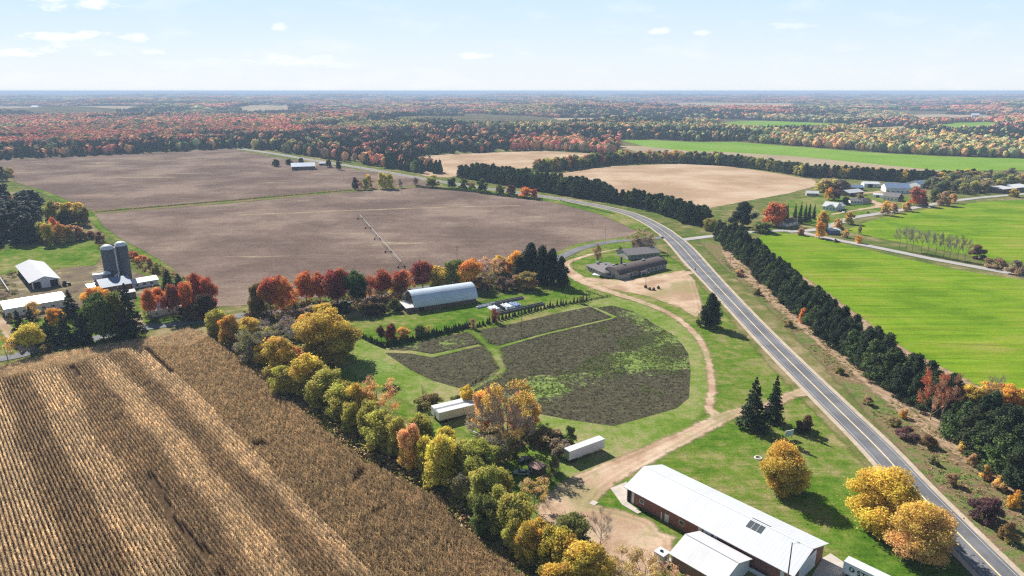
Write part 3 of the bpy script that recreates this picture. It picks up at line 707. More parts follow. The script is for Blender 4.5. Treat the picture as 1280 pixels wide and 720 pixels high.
B = {
 'white_roof': ribbed('white_steel_roof', (.62, .635, .66), .4, .9), 'pale_roof': ribbed('weathered_pale_roof', (.6, .6, .6), .5, .9, depth=.02),
 'grey_roof': ribbed('grey_steel_roof', (.40, .40, .42), .5, .9, var=.12), 'blue_roof': ribbed('blue_grey_steel_roof', (.16, .23, .34), .5, .9, var=.14),
 'arch_roof': ribbed('pale_blue_arched_steel', (.58, .66, .74), .38, .9, var=.1),
 'brick': brickmat('brown_brick', (.32, .15, .115), (.25, .115, .09), (.26, .16, .13)),
 'brown_steel': ribbed('brown_steel_siding', (.26, .13, .105), .6, .45, var=.1),
 'white_steel': ribbed('white_steel_siding', (.7, .72, .74), .5, .45, var=.05), 'tan_steel': ribbed('tan_steel_siding', (.48, .43, .36), .6, .45),
 'white_wall': simple('white_clapboard', (.72, .72, .7), .7, .3, 0, .06, .8), 'stone_wall': brickmat('pale_field_stone', (.42, .4, .37), (.3, .28, .26), (.5, .48, .45), .5),
 'shingle': simple('dark_brown_shingles', (.13, .105, .1), .95, .1, 0, .25, 1.2, .4), 'shingle_grey': simple('grey_shingles', (.22, .2, .2), .95, .1, 0, .2, 1.2, .4),
 'shingle_tan': simple('tan_brown_shingles', (.36, .24, .19), .95, .1, 0, .2, 1.2, .4),
 'wood': simple('weathered_boards', (.17, .12, .09), .9, .1, 0, .25, 2), 'pole': simple('weathered_pole_wood', (.22, .17, .13), .9, .1, 0, .2, 2),
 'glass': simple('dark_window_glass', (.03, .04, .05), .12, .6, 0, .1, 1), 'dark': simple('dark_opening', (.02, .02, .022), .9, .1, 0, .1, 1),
 'frame': simple('white_window_frame', (.75, .75, .73), .5, .3, 0, .04, 1), 'metal': simple('galvanised_steel', (.5, .51, .52), .4, .5, .6, .12, 1),
 'silo': ribbed('dark_silo_staves', (.085, .1, .125), .7, .8, 2, .2), 'dome': ribbed('pale_silo_dome', (.55, .62, .66), .4, 1.2, 0, .1),
 'boom': simple('dull_galvanised_pipe', (.36, .34, .31), .6, .3, 0, .15, 1),
 'black': simple('black_rubber', (.02, .02, .02), .8, .2, 0, .1, 3), 'trailer': ribbed('white_trailer_skin', (.74, .76, .78), .4, 1.2, var=.04, depth=.15),
 'concrete': simple('grey_concrete', (.45, .43, .4), .9, .2, 0, .15, .5), 'tarp': simple('faded_blue_tarp', (.10, .17, .30), .6, .3, 0, .25, .8),
 'tarp2': simple('pale_plastic_sheet', (.55, .6, .68), .5, .4, 0, .15, .6), 'carb': simple('dark_blue_car_paint', (.02, .03, .05), .25, .6, .2, .05, 1),
 'carg': simple('pale_green_car_paint', (.25, .38, .36), .3, .5, .1, .05, 1), 'carw': simple('white_car_paint', (.7, .7, .7), .3, .5, 0, .04, 1), 'carr': simple('maroon_car_paint', (.2, .03, .03), .3, .5, 0, .04, 1),
 'panel': simple('dark_skylight_panel', (.07, .085, .09), .35, .5, 0, .3, 2), 'ink': simple('black_lettering', (.02, .02, .025), .5, .3, 0, 0, 1), 'green_ink': simple('green_lettering', (.01, .16, .09), .5, .3, 0, 0, 1),
 'yellow_ink': simple('yellow_emblem_paint', (.75, .5, .05), .5, .3, 0, 0, 1), 'sign': simple('pale_blue_sign_face', (.55, .66, .7), .5, .3, 0, .1, 1),
 'lava': simple('dark_charred_wood', (.045, .04, .038), .95, .1, 0, .4, 2), 'rust': simple('rusty_iron', (.16, .09, .06), .8, .2, .2, .3, 2),
}
def dirv(p0, p1):
    d = np.array(p1) - np.array(p0); L = float(np.hypot(*d)); return d / L, L
# ---- a building: front wall from p0 to p1 (left to right as the camera sees it), depth away from the camera, ridge along the front
def building(name, label, p0, p1, depth, eave, ridge, wall, roof, over=.5, kind='gable', front=(), right=(), left=(), cat='building', group=None, found=None):
    d, L = dirv(p0, p1); ang = math.atan2(d[1], d[0]); z = float(hgt(p0[0], p0[1]))
    root = empty(name, (p0[0], p0[1], z), ang, label, cat, group)
    if kind == 'gable': prof = [(0, -.3), (depth, -.3), (depth, eave), (depth / 2, ridge), (0, eave)]
    elif kind == 'shed': prof = [(0, -.3), (depth, -.3), (depth, ridge), (0, eave)]
    elif kind in ('hip', 'flat'): prof = [(0, -.3), (depth, -.3), (depth, eave), (0, eave)]
    elif kind == 'arch':
        prof = [(0, -.3), (depth, -.3)] + [(depth / 2 + depth / 2 * math.cos(a), eave + (ridge - eave) * math.sin(a)) for a in np.linspace(0, math.pi, 15)]
    MB().prism(prof, 0, L).make('wall', B[wall], root)
    r = MB(); t = .16; e = over
    if kind == 'gable':
        s = (ridge - eave) / (depth / 2); ze = eave - s * e + .06
        r.prism([(-e, ze), (depth / 2, ridge + .06), (depth + e, ze), (depth + e, ze + t), (depth / 2, ridge + .06 + t), (-e, ze + t)], -e, L + e)
    elif kind == 'shed':
        s = (ridge - eave) / depth; r.prism([(-e, eave - s * e + .05), (depth + e, ridge + s * e + .05), (depth + e, ridge + s * e + .05 + t), (-e, eave - s * e + .05 + t)], -e, L + e)
    elif kind == 'hip':
        k = depth / 2
        V = [(-e, -e, eave), (L + e, -e, eave), (L + e, depth + e, eave), (-e, depth + e, eave), (k, k, ridge), (L - k, k, ridge)]
        V += [(x, y, q - .12) for x, y, q in V[:4]]
        r.add(V, [(0, 1, 5, 4), (1, 2, 5), (2, 3, 4, 5), (3, 0, 4), (6, 9, 8, 7), (0, 6, 7, 1), (1, 7, 8, 2), (2, 8, 9, 3), (3, 9, 6, 0)])
    elif kind == 'flat':
        r.box(-e, -e, eave + .01, L + e, depth + e, eave + .25)
    elif kind == 'arch':
        A = np.linspace(-.06, math.pi + .06, 21); ro, ri = depth / 2 + .28, depth / 2 + .06
        q = (ridge - eave) / (depth / 2)
        out = [(depth / 2 + ro * math.cos(a), eave + .05 + ro * q * math.sin(a)) for a in A]; inn = [(depth / 2 + ri * math.cos(a), eave + .05 + ri * q * math.sin(a)) for a in A]
        n = len(A); V = []; F = []
        for x in (-e, L + e):
            V += [(x, *p) for p in out] + [(x, *p) for p in inn]
        for i in range(n - 1):
            F += [(i, i + 1, 2 * n + i + 1, 2 * n + i), (n + i, 3 * n + i, 3 * n + i + 1, n + i + 1), (i, n + i, n + i + 1, i + 1), (2 * n + i, 2 * n + i + 1, 3 * n + i + 1, 3 * n + i)]
        F += [(0, 2 * n, 3 * n, n), (n - 1, 2 * n - 1, 4 * n - 1, 3 * n - 1)]
        r.add(V, F)
    ro_ = r.make('roof', B[roof], root, smooth=False)
    def put(side, u, z0, w, h, nm, mat, sub=None):
        th = .06
        def bx(mb, u0, u1, za, zb, o0, o1):
            if side == 'front': mb.box(u0, -o1, za, u1, -o0, zb)
            elif side == 'right': mb.box(L + o0, u0, za, L + o1, u1, zb)
            else: mb.box(-o1, u0, za, -o0, u1, zb)
            return mb
        if nm == 'window':
            f = MB(); k = .12
            bx(f, u - k, u + w + k, z0 - k, z0, 0, th); bx(f, u - k, u + w + k, z0 + h, z0 + h + k, 0, th)
            bx(f, u - k, u, z0, z0 + h, 0, th); bx(f, u + w, u + w + k, z0, z0 + h, 0, th)
            fo = f.make('window', B['frame'], root)
            bx(MB(), u, u + w, z0, z0 + h, 0, .025).make('pane', B['glass'], fo)
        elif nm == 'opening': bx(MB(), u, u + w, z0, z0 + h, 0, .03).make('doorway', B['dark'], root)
        else:
            dd = bx(MB(), u, u + w, z0, z0 + h, 0, th).make(nm, B[mat], root)
            if sub: bx(MB(), u + w * .8, u + w * .88, z0 + h * .45, z0 + h * .5, th, th + .06).make('handle', B['metal'], dd)
    for a in front: put('front', *a)
    for a in right: put('right', *a)
    for a in left: put('left', *a)
    return root, ro_, L
win = lambda u, z=1.1, w=1.1, h=1.0: (u, z, w, h, 'window', None)
door = lambda u, w=1.0, h=2.1, m='white_steel': (u, .05, w, h, 'door', m, True)
# ---- long brick barn in the foreground
p0 = np.array((30.9, 160.5)); p1 = p0 + D * 45.8
barn, barn_roof, L = building('machine_shed', 'long brown brick machine shed with white steel roof beside the dirt yard', p0, p1, 15.6, 4.3, 6.9, 'brick', 'white_roof', .75,
    front=[(.25, .1, .9, 3.9, 'trim_board', 'dark'), (1.6, .05, .75, 4.0, 'sliding_door', 'white_steel'), win(4.3, 1.7, 1.2, 1.0), (11.0, .05, .35, 2.2, 'trim_board', 'frame'), door(12.2, 1.25, 2.3), win(16.6, 1.6, 1.3, 1.1),
           (22.0, .05, 1.0, 4.0, 'sliding_door', 'white_steel'), (23.5, .05, 2.1, 4.0, 'sliding_door', 'white_steel'), (26.2, .05, .9, 4.0, 'sliding_door', 'white_steel'), (43.2, .05, .9, 4.0, 'sliding_door', 'white_steel')],
    right=[(3.4, .05, 8.2, 4.6, 'sliding_door', 'white_steel')], cat='barn')
# white trim along the far gable and skylight panels on the far slope near the ridge
MB().box(-.06, -.06, 0, .12, .0, 4.3).make('corner_trim', B['frame'], barn)
s = (6.9 - 4.3) / 7.8
def on_roof(u0, u1, y0, y1, lift=.26):
    zz = lambda y: (4.3 + s * y if y < 7.8 else 6.9 - s * (y - 7.8)) + lift
    m = MB(); b = [(u0, y0, zz(y0)), (u1, y0, zz(y0)), (u1, y1, zz(y1)), (u0, y1, zz(y1))]
    m.add([(x, y, q - .08) for x, y, q in b] + b, [(0, 3, 2, 1), (4, 5, 6, 7), (0, 1, 5, 4), (1, 2, 6, 5), (2, 3, 7, 6), (3, 0, 4, 7)]); return m
for u0 in (31.4, 32.75, 34.1): on_roof(u0, u0 + 1.2, 5.1, 7.3).make('skylight', B['panel'], barn_roof)
on_roof(31.2, 36.0, 8.2, 8.75).make('skylight', B['panel'], barn_roof)
MB().box(-.6, 7.65, 7.06, L + .6, 7.95, 7.16).make('ridge_cap', B['frame'], barn_roof)
# ---- smaller shed in front of it
q0 = np.array((36.9, 134.4)); q1 = q0 + D * 13.0
shed, shed_roof, L2 = building('storage_shed', 'smaller brown shed with white gabled roof in front of the long brick shed', q0, q1, 11.6, 3.3, 5.3, 'brown_steel', 'pale_roof', .5,
    right=[(1.2, .05, 9.2, 3.1, 'sliding_door', 'white_steel')], front=[(.1, .05, .2, 3.1, 'corner_trim', 'frame')], cat='shed')
MB().box(-.3, 5.7, 5.5, L2 + .3, 5.9, 5.58).make('ridge_cap', B['metal'], shed_roof)
MB().prism([(-.03, 0), (11.63, 0), (11.63, 3.2), (5.8, 5.2), (-.03, 3.2)], L2, L2 + .03).make('gable_siding', B['white_steel'], shed)
# ---- small pump house on a concrete slab
pb = np.array((33.3, 136.3))
ph, phr, _ = building('pump_house', 'tiny tan box shed with flat white roof on a concrete slab', pb, pb + D * 2.6, 2.4, 2.3, 2.3, 'tan_steel', 'white_roof', .1, kind='flat', front=[(.8, .1, .9, 1.9, 'door', 'frame', True)], right=[(.6, 1.1, .9, .8, 'window', None)], cat='shed')
MB().box(-1.4, -1.3, 0.0, 3.6, 3.4, .2).make('slab', B['concrete'], ph)
MB().box(.9, .9, 2.55, 1.5, 1.5, 2.8).make('roof_vent', B['dark'], phr)
# ---- white low step wall between the sheds
wl = MB().box(0, 0, 0, 11, .35, 1.0).make('low_wall', B['white_wall'], None, (float((p0 + D * 30 - Nn * 1.2)[0]), float((p0 + D * 30 - Nn * 1.2)[1]), 0), math.atan2(D[1], D[0]))
tag(wl, 'low white wall at the foot of the long brick shed', 'wall')
# ---- wooden pole at its corner
def pole(x, y, h, label, r=.16, arms=1, lamp=False, group=None):
    o = empty('utility_pole', (x, y, float(hgt(x, y))), 0, label, 'pole', group)
    MB().tube((0, 0, -.3), (0, 0, h), r, r * .6, 8).make('pole_shaft', B['pole'], o)
    for k in range(arms):
        a = MB().box(-1.1, -.07, h - .7 - k * .9, 1.1, .07, h - .55 - k * .9); a.make('crossarm', B['pole'], o)
        for q in (-.95, 0, .95): MB().lathe([(.05, h - .55 - k * .9), (.07, h - .45 - k * .9), (.03, h - .35 - k * .9)], q, 0, 6).make('insulator', B['metal'], o)
    if arms: MB().lathe([(.28, h - 2.6), (.3, h - 2.5), (.3, h - 1.7), (.2, h - 1.6)], .42, 0, 10).make('transformer', B['metal'], o)
    if lamp:
        MB().tube((0, 0, h - .4), (1.3, 0, h), .04, .04, 5).make('lamp_arm', B['metal'], o); MB().box(1.1, -.15, h - .08, 1.7, .15, h + .08).make('lamp_head', B['metal'], o)
    return o
pole(60.2, 125.6, 12.8, 'tall wooden utility pole at the near corner of the long brick shed', .2, 0, True)
def pole_px(cx, top, base, label, **kw):
    x, y = at(cx, base); v = top - 360; dn = FOC * math.sin(PITCH) + v * math.cos(PITCH); fw = FOC * math.cos(PITCH) - v * math.sin(PITCH)
    return pole(x, y, CAM_H - y * dn / fw, label, **kw)
pole_px(572, 308, 352, 'wooden pole rising behind the orange tree at the side road', arms=1)
pole_px(652, 391, 421, 'wooden pole standing in the upper dark garden plot', arms=0, r=.13)
pole_px(717, 320, 336, 'short wooden pole on the lawn left of the barrel roofed restaurant', arms=0, r=.14)
pole_px(834, 309, 327, 'wooden pole behind the right end of the barrel roofed restaurant', arms=0, r=.14)
pole_px(807, 341, 358, 'pale light pole in the dirt lot among dark planters', arms=0, r=.12, lamp=True)
pole_px(707, 354, 372, 'wooden pole on the lawn corner below the tall dark pines', arms=0, r=.13)
pole_px(912, 313, 337, 'wooden pole on the verge left of the pine windbreak', arms=1)
pole_px(775, 435, 466, 'thin pole standing in the large weedy garden', arms=0, r=.1)
pole_px(756, 281, 309, 'wooden pole beside the side road bend left of the bare tree', arms=0, r=.12)
pole_px(502, 228, 242, 'distant pole at the end of the ditch hedge', arms=0, r=.2)
# ---- semi trailers
def trailer(p0, d, L, label, end='dark', text=None, name='semi_trailer', group=None):
    ang = math.atan2(d[1], d[0]); o = empty(name, (p0[0], p0[1], 0), ang, label, 'trailer', group)
    b = MB().box(0, 0, 1.15, L, 2.6, 4.02).make('box_body', B['trailer'], o)
    MB().box(-.02, -.02, 4.02, L + .02, 2.62, 4.1).make('roof', B['white_roof'], o)
    MB().box(.03, -.03, 1.1, L - .03, 0, 1.28).make('side_rail', B['metal'], o)
    for u in (.15, 1.35): MB().box(-.05, u, 1.3, 0, u + 1.1, 3.9).make('rear_door', B['metal'] if end == 'dark' else B['white_steel'], o)
    MB().box(.4, .8, .95, L - .5, 1.8, 1.14).make('chassis', B['black'], o)
    for ax in (1.2, 2.45):
        for yy in (.12, 2.0): MB().lathe([(.2, -.24), (.5, -.24), (.5, .24), (.2, .24)], 0, 0, 16).make('wheel', B['black'], o, (ax, yy + .24, .5)).rotation_euler = (RAD(90), 0, 0)
        MB().tube((ax, .3, .5), (ax, 2.3, .5), .08).make('axle', B['metal'], o)
    for yy in (.7, 1.9):
        g = MB().tube((L - 2.8, yy, 0), (L - 2.8, yy, 1.15), .08).box(L - 3, yy - .15, 0, L - 2.6, yy + .15, .05); g.make('landing_leg', B['metal'], o)
    return o
dT = np.array((.826, .563))
trailer((16.9, 179.3), dirv((16.9, 179.3), (28.2, 187.0))[0], 13.8, 'single white box trailer casting a black shadow above the dirt track')
trailer((-24.0, 204.4), np.array((.87, .49)), 14.2, 'nearer of two white trailers side by side under the orange trees', end='light', group=None)
trailer((-26.0, 207.7), np.array((.87, .49)), 14.2, 'farther of two white trailers side by side under the orange trees', end='light')
st = trailer(np.array((74.9, 130.8)), D, 14.6, 'white trailer with black lettering parked beyond the long brick shed', end='light')
def lettering(txt, size, loc, parent, mat, bold=.03):
    cu = bpy.data.curves.new('lettering', 'FONT'); cu.body = txt; cu.size = size; cu.extrude = .012; cu.offset = bold; cu.resolution_u = 4; cu.space_character = 1.08
    tmp = bpy.data.objects.new('tmp', cu); COL.objects.link(tmp); bpy.context.view_layer.update()
    me = bpy.data.meshes.new_from_object(tmp); bpy.data.objects.remove(tmp); me.materials.clear(); me.materials.append(mat)
    return obj('lettering', me, parent, loc, (RAD(90), 0, 0))
lettering('STINE', 1.75, (3.0, -.02, 2.15), st, B['ink'], .05)
# round swirl emblem in front of the word
def arcband(R0, R1, a0, a1, cx, cz, y0=-.03, y1=0.0, n=20):
    V = []; F = []
    for i in range(n + 1):
        t = a0 + (a1 - a0) * i / n; k = math.sin(math.pi * i / n) ** .6
        ri, ro = (R0 + R1) / 2 - (R1 - R0) / 2 * k, (R0 + R1) / 2 + (R1 - R0) / 2 * k
        for y in (y0, y1): V += [(cx + ri * math.cos(t), y, cz + ri * math.sin(t)), (cx + ro * math.cos(t), y, cz + ro * math.sin(t))]
    for i in range(n):
        a = 4 * i; b = a + 4; F += [(a, a + 1, b + 1, b), (a + 2, b + 2, b + 3, a + 3), (a, b, b + 2, a + 2), (a + 1, a + 3, b + 3, b + 1)]
    return MB().add(V, F)
arcband(.38, .72, RAD(60), RAD(290), 2.0, 2.85).make('emblem', B['green_ink'], st)
arcband(.12, .5, RAD(-120), RAD(110), 2.05, 2.8, -.045, -.031).make('emblem', B['ink'], st)
# ---- little square shed and two old cars by the trees
sq, _, _ = building('garden_shed', 'small square shed with tan hip roof between the thicket and the trailer', (4.6, 172.6 + 2.2), (7.4, 172.4), 3.6, 2.3, 3.1, 'wood', 'shingle_tan', .25, kind='hip', front=[(.3, .9, 1.0, .8, 'window', None)], right=[(1.2, .05, .9, 2.0, 'door', 'wood', True)], cat='shed')
def car(x, y, ang, mat, label, name='parked_car', group=None, pickup=False):
    o = empty(name, (x, y, float(hgt(x, y)) + .02), ang, label, 'car', group)
    b = [(-2.2, .35), (2.2, .35), (2.25, .75), (2.1, .92), (1.1, 1.0), (-1.6, 1.02), (-2.2, .95)]
    m = MB(); V = []; n = len(b)
    for yy, k in ((-.88, 0), (-.80, 1), (.80, 1), (.88, 0)):
        pass
    m.prism([(0, 0)] * 0 or [(-.88, .32), (.88, .32), (.9, .7), (.84, .95), (-.84, .95), (-.9, .7)], -2.15, 2.15)
    m.prism([(-.8, .4), (.8, .4), (.8, .82), (-.8, .82)], 2.15, 2.3); m.prism([(-.8, .4), (.8, .4), (.8, .86), (-.8, .86)], -2.3, -2.15)
    m.make('body', mat, o)
    cab = MB(); x0, x1, x2, x3 = (-1.7, -1.2, .35, 1.0) if not pickup else (-.6, -.4, .6, 1.1)
    cab.add([(x0, -.8, .95), (x3, -.8, .95), (x3, .8, .95), (x0, .8, .95), (x1, -.66, 1.4), (x2, -.66, 1.4), (x2, .66, 1.4), (x1, .66, 1.4)],
            [(0, 1, 5, 4), (1, 2, 6, 5), (2, 3, 7, 6), (3, 0, 4, 7), (0, 3, 2, 1)]); cab.make('window_glass', B['glass'], o)
    MB().add([(x1, -.67, 1.4), (x2, -.67, 1.4), (x2, .67, 1.4), (x1, .67, 1.4), (x1 + .05, -.6, 1.46), (x2 - .05, -.6, 1.46), (x2 - .05, .6, 1.46), (x1 + .05, .6, 1.46)],
             [(0, 3, 2, 1), (4, 5, 6, 7), (0, 1, 5, 4), (1, 2, 6, 5), (2, 3, 7, 6), (3, 0, 4, 7)]).make('roof', mat, o)
    for wx in (-1.4, 1.4):
        for wy in (-.82, .82): MB().lathe([(.12, -.11), (.33, -.11), (.33, .11), (.12, .11)], 0, 0, 14).make('wheel', B['black'], o, (wx, wy, .32)).rotation_euler = (RAD(90), 0, 0)
    for wy in (-.6, .6): MB().box(2.3, wy - .15, .6, 2.33, wy + .15, .75).make('headlight', B['frame'], o)
    return o
car(*at(655, 577), RAD(215), B['carb'], 'dark blue old car under the trees behind the square shed')
car(*at(652, 593), RAD(175), B['carg'], 'pale green old car left of the square shed')
# ---- quonset barn with pale blue arched roof
qa = np.array((-48.2, 323.5)); qb = qa + np.array((.882, .471)) * 33.5
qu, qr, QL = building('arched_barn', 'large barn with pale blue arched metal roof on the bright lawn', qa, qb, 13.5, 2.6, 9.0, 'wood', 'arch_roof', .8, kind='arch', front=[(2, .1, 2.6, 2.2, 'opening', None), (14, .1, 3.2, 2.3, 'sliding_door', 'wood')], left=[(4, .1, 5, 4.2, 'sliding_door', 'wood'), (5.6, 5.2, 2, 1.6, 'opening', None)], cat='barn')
ln = MB().prism([(0, 2.5), (9.5, 3.3), (9.5, 3.45), (0, 2.65)], -4.8, .1)
ln.make('lean_to_roof', B['pale_roof'], qu)
for yy in (.3, 9): MB().box(-4.6, yy, 0, -4.4, yy + .2, 2.6).make('post', B['pole'], qu)
MB().box(-4.3, .4, 0, -.05, 9.2, 2.35).make('lean_to_wall', B['wood'], qu)
# ---- low troughs and covered stacks on the lawn
def low_row(px0, px1, label, mat='concrete', h=.9, w=1.6, name='feed_bunk'):
    a = at(*px0); b = at(*px1); d, Lr = dirv(a, b); o = empty(name, (*a, 0), math.atan2(d[1], d[0]), label, 'trough')
    MB().box(0, 0, 0, Lr, .2, h).make('side_panel', B[mat], o); MB().box(0, w - .2, 0, Lr, w, h).make('side_panel', B[mat], o); MB().box(.2, .2, 0, Lr - .2, w - .2, .35).make('bottom', B['shingle_grey'], o)
    for u in (0, Lr - .2): MB().box(u, .2, 0, u + .2, w - .2, h).make('end_panel', B[mat], o)
    return o
low_row((597, 386), (619, 380.5), 'short bluish trough nearest the arched barn', 'tarp2')
low_row((600, 384.5), (655, 373.5), 'long grey green trough along the lawn behind the tarp covered stack', 'shingle_grey', 1.0, 2.2)
low_row((624, 393.5), (681, 381), 'long grey trough in front of the tarp covered stack', 'shingle_grey', 1.0, 2.4)
ts = at(618, 390); dts, Lts = dirv(at(618, 390), at(655, 383.5)); tso = empty('covered_stack', (*ts, 0), math.atan2(dts[1], dts[0]), 'low stack covered with dark blue and pale tarps on the lawn', 'tarp stack')
rng = np.random.default_rng(5)
for i, (u0, u1, mt) in enumerate([(0, .27, 'tarp2'), (.29, .4, 'dark'), (.42, .68, 'tarp2'), (.7, .98, 'tarp')]):
    V = []; F = []; nx_, ny_ = 8, 7
    for a in range(nx_ + 1):
        for b in range(ny_ + 1):
            edge = a in (0, nx_) or b in (0, ny_)
            V.append(((u0 + (u1 - u0) * a / nx_) * Lts, b * 1.25, 0.02 if edge else 1.0 + rng.uniform(-.25, .25)))
    for a in range(nx_):
        for b in range(ny_): q = a * (ny_ + 1) + b; F.append((q, q + ny_ + 1, q + ny_ + 2, q + 1))
    MB().add(V, F).make('tarp', B[mt], tso)
# ---- restaurant with barrel roof, stone wings
ra = np.array((62.6, 384.2)); rb = ra + np.array((.787, .617)) * 42
mo, mr_, ML = building('barrel_roof_hall', 'long hall with dark brown barrel roof and pale stone front facing the dirt lot', ra, rb, 11.5, 3.1, 6.2, 'stone_wall', 'shingle', .6, kind='arch',
    front=[win(2.5 + 3.3 * k, 1.2, 1.7, 1.2) for k in range(4)] + [(17, .05, 2.4, 2.6, 'porch_door', 'wood')] + [win(21.5 + 3.3 * k, 1.2, 1.7, 1.2) for k in range(6)], left=[(3.5, .1, 1.4, 2.2, 'door', 'wood', True), win(6.5, 1.1, 2.0, 1.3)], cat='building')
MB().prism([(-3.2, 2.5), (0, 3.2), (0, 3.35), (-3.2, 2.65)], 15.5, 20.5).make('porch_roof', B['shingle'], mo)
for u in (15.8, 20.2): MB().box(u - .1, -3, 0, u + .1, -2.8, 2.55).make('porch_post', B['frame'], mo)
wa = np.array(at(733, 337.5)); wb = np.array(at(765, 347))
wing, _, WL = building('restaurant_wing', 'low stone wing with dark hip roof at the left end of the barrel roofed hall', wa, wa + np.array((.42, -.907)) * 20, 15, 3.2, 5.3, 'stone_wall', 'shingle_grey', .9, kind='hip',
    front=[win(1.8 + 3.1 * k, 1.0, 1.9, 1.3) for k in range(5)], right=[win(2 + 3.4 * k, 1.0, 2.0, 1.3) for k in range(4)], cat='building')
ptx = MB().box(0, 0, 0, 19, 6, .5); po = ptx.make('patio', B['white_wall'], None, (*at(740, 344.5), 0), RAD(-22)); tag(po, 'white low walled patio in front of the stone wing', 'patio')
for k in range(7): MB().box(1 + 2.6 * k, 5.6, .5, 1.8 + 2.6 * k, 5.9, 1.4).make('planter_box', B['shingle_grey'], po)
ba = np.array(at(785, 325)); bk, bkr, _ = building('restaurant_back_wing', 'grey gabled rear wing behind the barrel roofed hall', ba, ba + np.array((.93, .36)) * 24, 16, 3.2, 5.6, 'stone_wall', 'shingle_grey', .7, front=[win(2 + 3 * k, 1.0, 1.6, 1.3) for k in range(7)], cat='building')
bb_ = np.array(at(801, 313.5)); building('gable_house', 'dark roofed house under the bare tree behind the restaurant', bb_, bb_ + np.array((.93, .36)) * 11, 12, 3.6, 7.0, 'wood', 'shingle', .6, front=[win(2, 1.1), win(6, 1.1)], cat='building')
ch = MB().box(-.55, -.55, 0, .55, .55, 8.2).make('brick_chimney', B['shingle'], None, (*at(776, 337), 0)); tag(ch, 'dark chimney stack rising at the courtyard of the restaurant', 'chimney')
for k in range(9):
    x, y = at(*[(771,333),(779,331),(786,332.5),(793,331),(760,335.5),(752,347.5),(800,330.5),(812,329),(820,327)][k])
    bsh = empty('garden_shrub', (x, y, 0), k, 'dark rounded shrub in the restaurant courtyard among the roofs', 'shrub', 'courtyard shrubs of the restaurant'); bsh.scale = (.28, .28, .24)
    c, st_ = REF['bush'][k % 4]; f = obj('foliage', c, bsh); f.color = (*CL['green'], 1); f['c2'] = list(CL['dgreen']); obj('stem', st_, bsh)
for k, (u, v, w_) in enumerate([(9, 5.2, 1.8), (26, 5.4, 2.2)]):
    MB().box(u, v, 6.1, u + w_, v + 1.4, 7.2).make('roof_vent', B['metal'], mr_)
for k, (u, v) in enumerate([(4, 4), (9, 6.5), (14, 9)]):
    MB().box(u, v, 3.9, u + 1.5, v + 1.5, 5.9).make('roof_vent', B['metal'], wing)
MB().box(0, 0, 3.0, 9, 7, 3.25).make('roof_section', B['shingle'], wing, (19.6, 6, 0))
MB().box(.4, .4, 0, 8.6, 6.6, 3.0).make('wall_section', B['stone_wall'], wing, (19.6, 6, 0))
# dark planters and a flat bed in the dirt lot
for k, (cx, cy) in enumerate([(807, 360), (812, 362.5), (817, 363), (823, 361)]):
    x, y = at(cx, cy); o = empty('planter', (x, y, .16), rnd.uniform(0, 3), ['dark planter with shrub at the foot of the light pole', 'low dark planter second from the light pole', 'low dark planter third from the light pole', 'dark planter farthest right from the light pole'][k], 'planter', 'planters in the dirt lot')
    MB().lathe([(.7, 0), (.95, .6), (.85, .6), (.8, .45)], 0, 0, 12).make('pot', B['lava'], o)
    c, _ = REF['bush'][k % 4]; f = obj('foliage', c, o, (0, 0, .3)); f.scale = (.2, .2, .16); f.color = (*CL['green'], 1); f['c2'] = list(CL['brown'])
# ---- roadside sign, round stone, satellite wheel
sg = empty('yard_sign', (*at(986, 549), 0), RAD(20), 'pale blue sign board on two posts in the spruce shadow', 'sign')
MB().box(-1.5, 0, 1.0, 1.5, .12, 3.0).make('sign_board', B['sign'], sg)
for u in (-1.3, 1.15): MB().box(u, .13, 0, u + .15, .28, 3.1).make('post', B['pole'], sg)
MB().box(-1.6, -.03, 2.95, 1.6, .15, 3.1).make('top_rail', B['frame'], sg)
rb_ = MB().lathe([(.32, 0), (.34, .1), (.34, .55), (.3, .6), (.34, .65), (.34, 1.05), (.28, 1.1)], 0, 0, 16).make('roadside_barrel', B['black'], None, (*at(869, 338), .2)); tag(rb_, 'black barrel at the highway edge where the dirt lot meets it', 'barrel')
wh = empty('round_planter', (*at(947.5, 573), 0), 0, 'round white rimmed planter on the lawn left of the yellow tree', 'planter')
MB().lathe([(1.1, 0), (1.1, .35), (.8, .4), (.8, .15)], 0, 0, 20).make('rim', B['white_wall'], wh); MB().lathe([(.75, .16), (.72, .3), (.3, .42)], 0, 0, 12).make('soil', B['lava'], wh)
# ---- brush piles
def brush(cx, cy, r, label, n=60, hgt_=1.6, mat='lava', seed=3):
    rg = np.random.default_rng(seed); m = MB()
    for k in range(n):
        a = rg.uniform(0, 6.28); q = r * rg.uniform(0, .8) ; x, y = math.cos(a) * q, math.sin(a) * q
        L_ = rg.uniform(.8, 2.6); b = rg.uniform(0, 6.28); z = rg.uniform(.1, hgt_) * (1 - q / r * .8)
        m.tube((x, y, z), (x + math.cos(b) * L_, y + math.sin(b) * L_, z + rg.uniform(-.3, .9)), rg.uniform(.05, .16), .04, 5)
    o = m.make('brush_pile', B[mat], None, (*at(cx, cy), 0)); tag(o, label, 'brush pile'); return o
brush(489, 488, 4.2, 'black pile of charred branches on the mown grass', 120, 1.9)
bz = brush(536, 500, 3.6, 'dark heap of limbs in the ring of brown weeds left of the trailers', 60, 1.7, 'bark2' if 'bark2' in B else 'lava', 8)
sn = MB(); 
for k in range(5): sn.tube((k * .25, 0, 0), (k * .4 - .5, .2, 5.5 - k * .6), .14, .04, 5)
so = sn.make('dead_snag', M['bark'], None, (*at(529, 498), 0)); tag(so, 'bare dead snag rising from the brown weed ring', 'snag')
fe = MB(); fa = at(587, 541); fb = at(612, 552)
df, Lf = dirv(fa, fb)
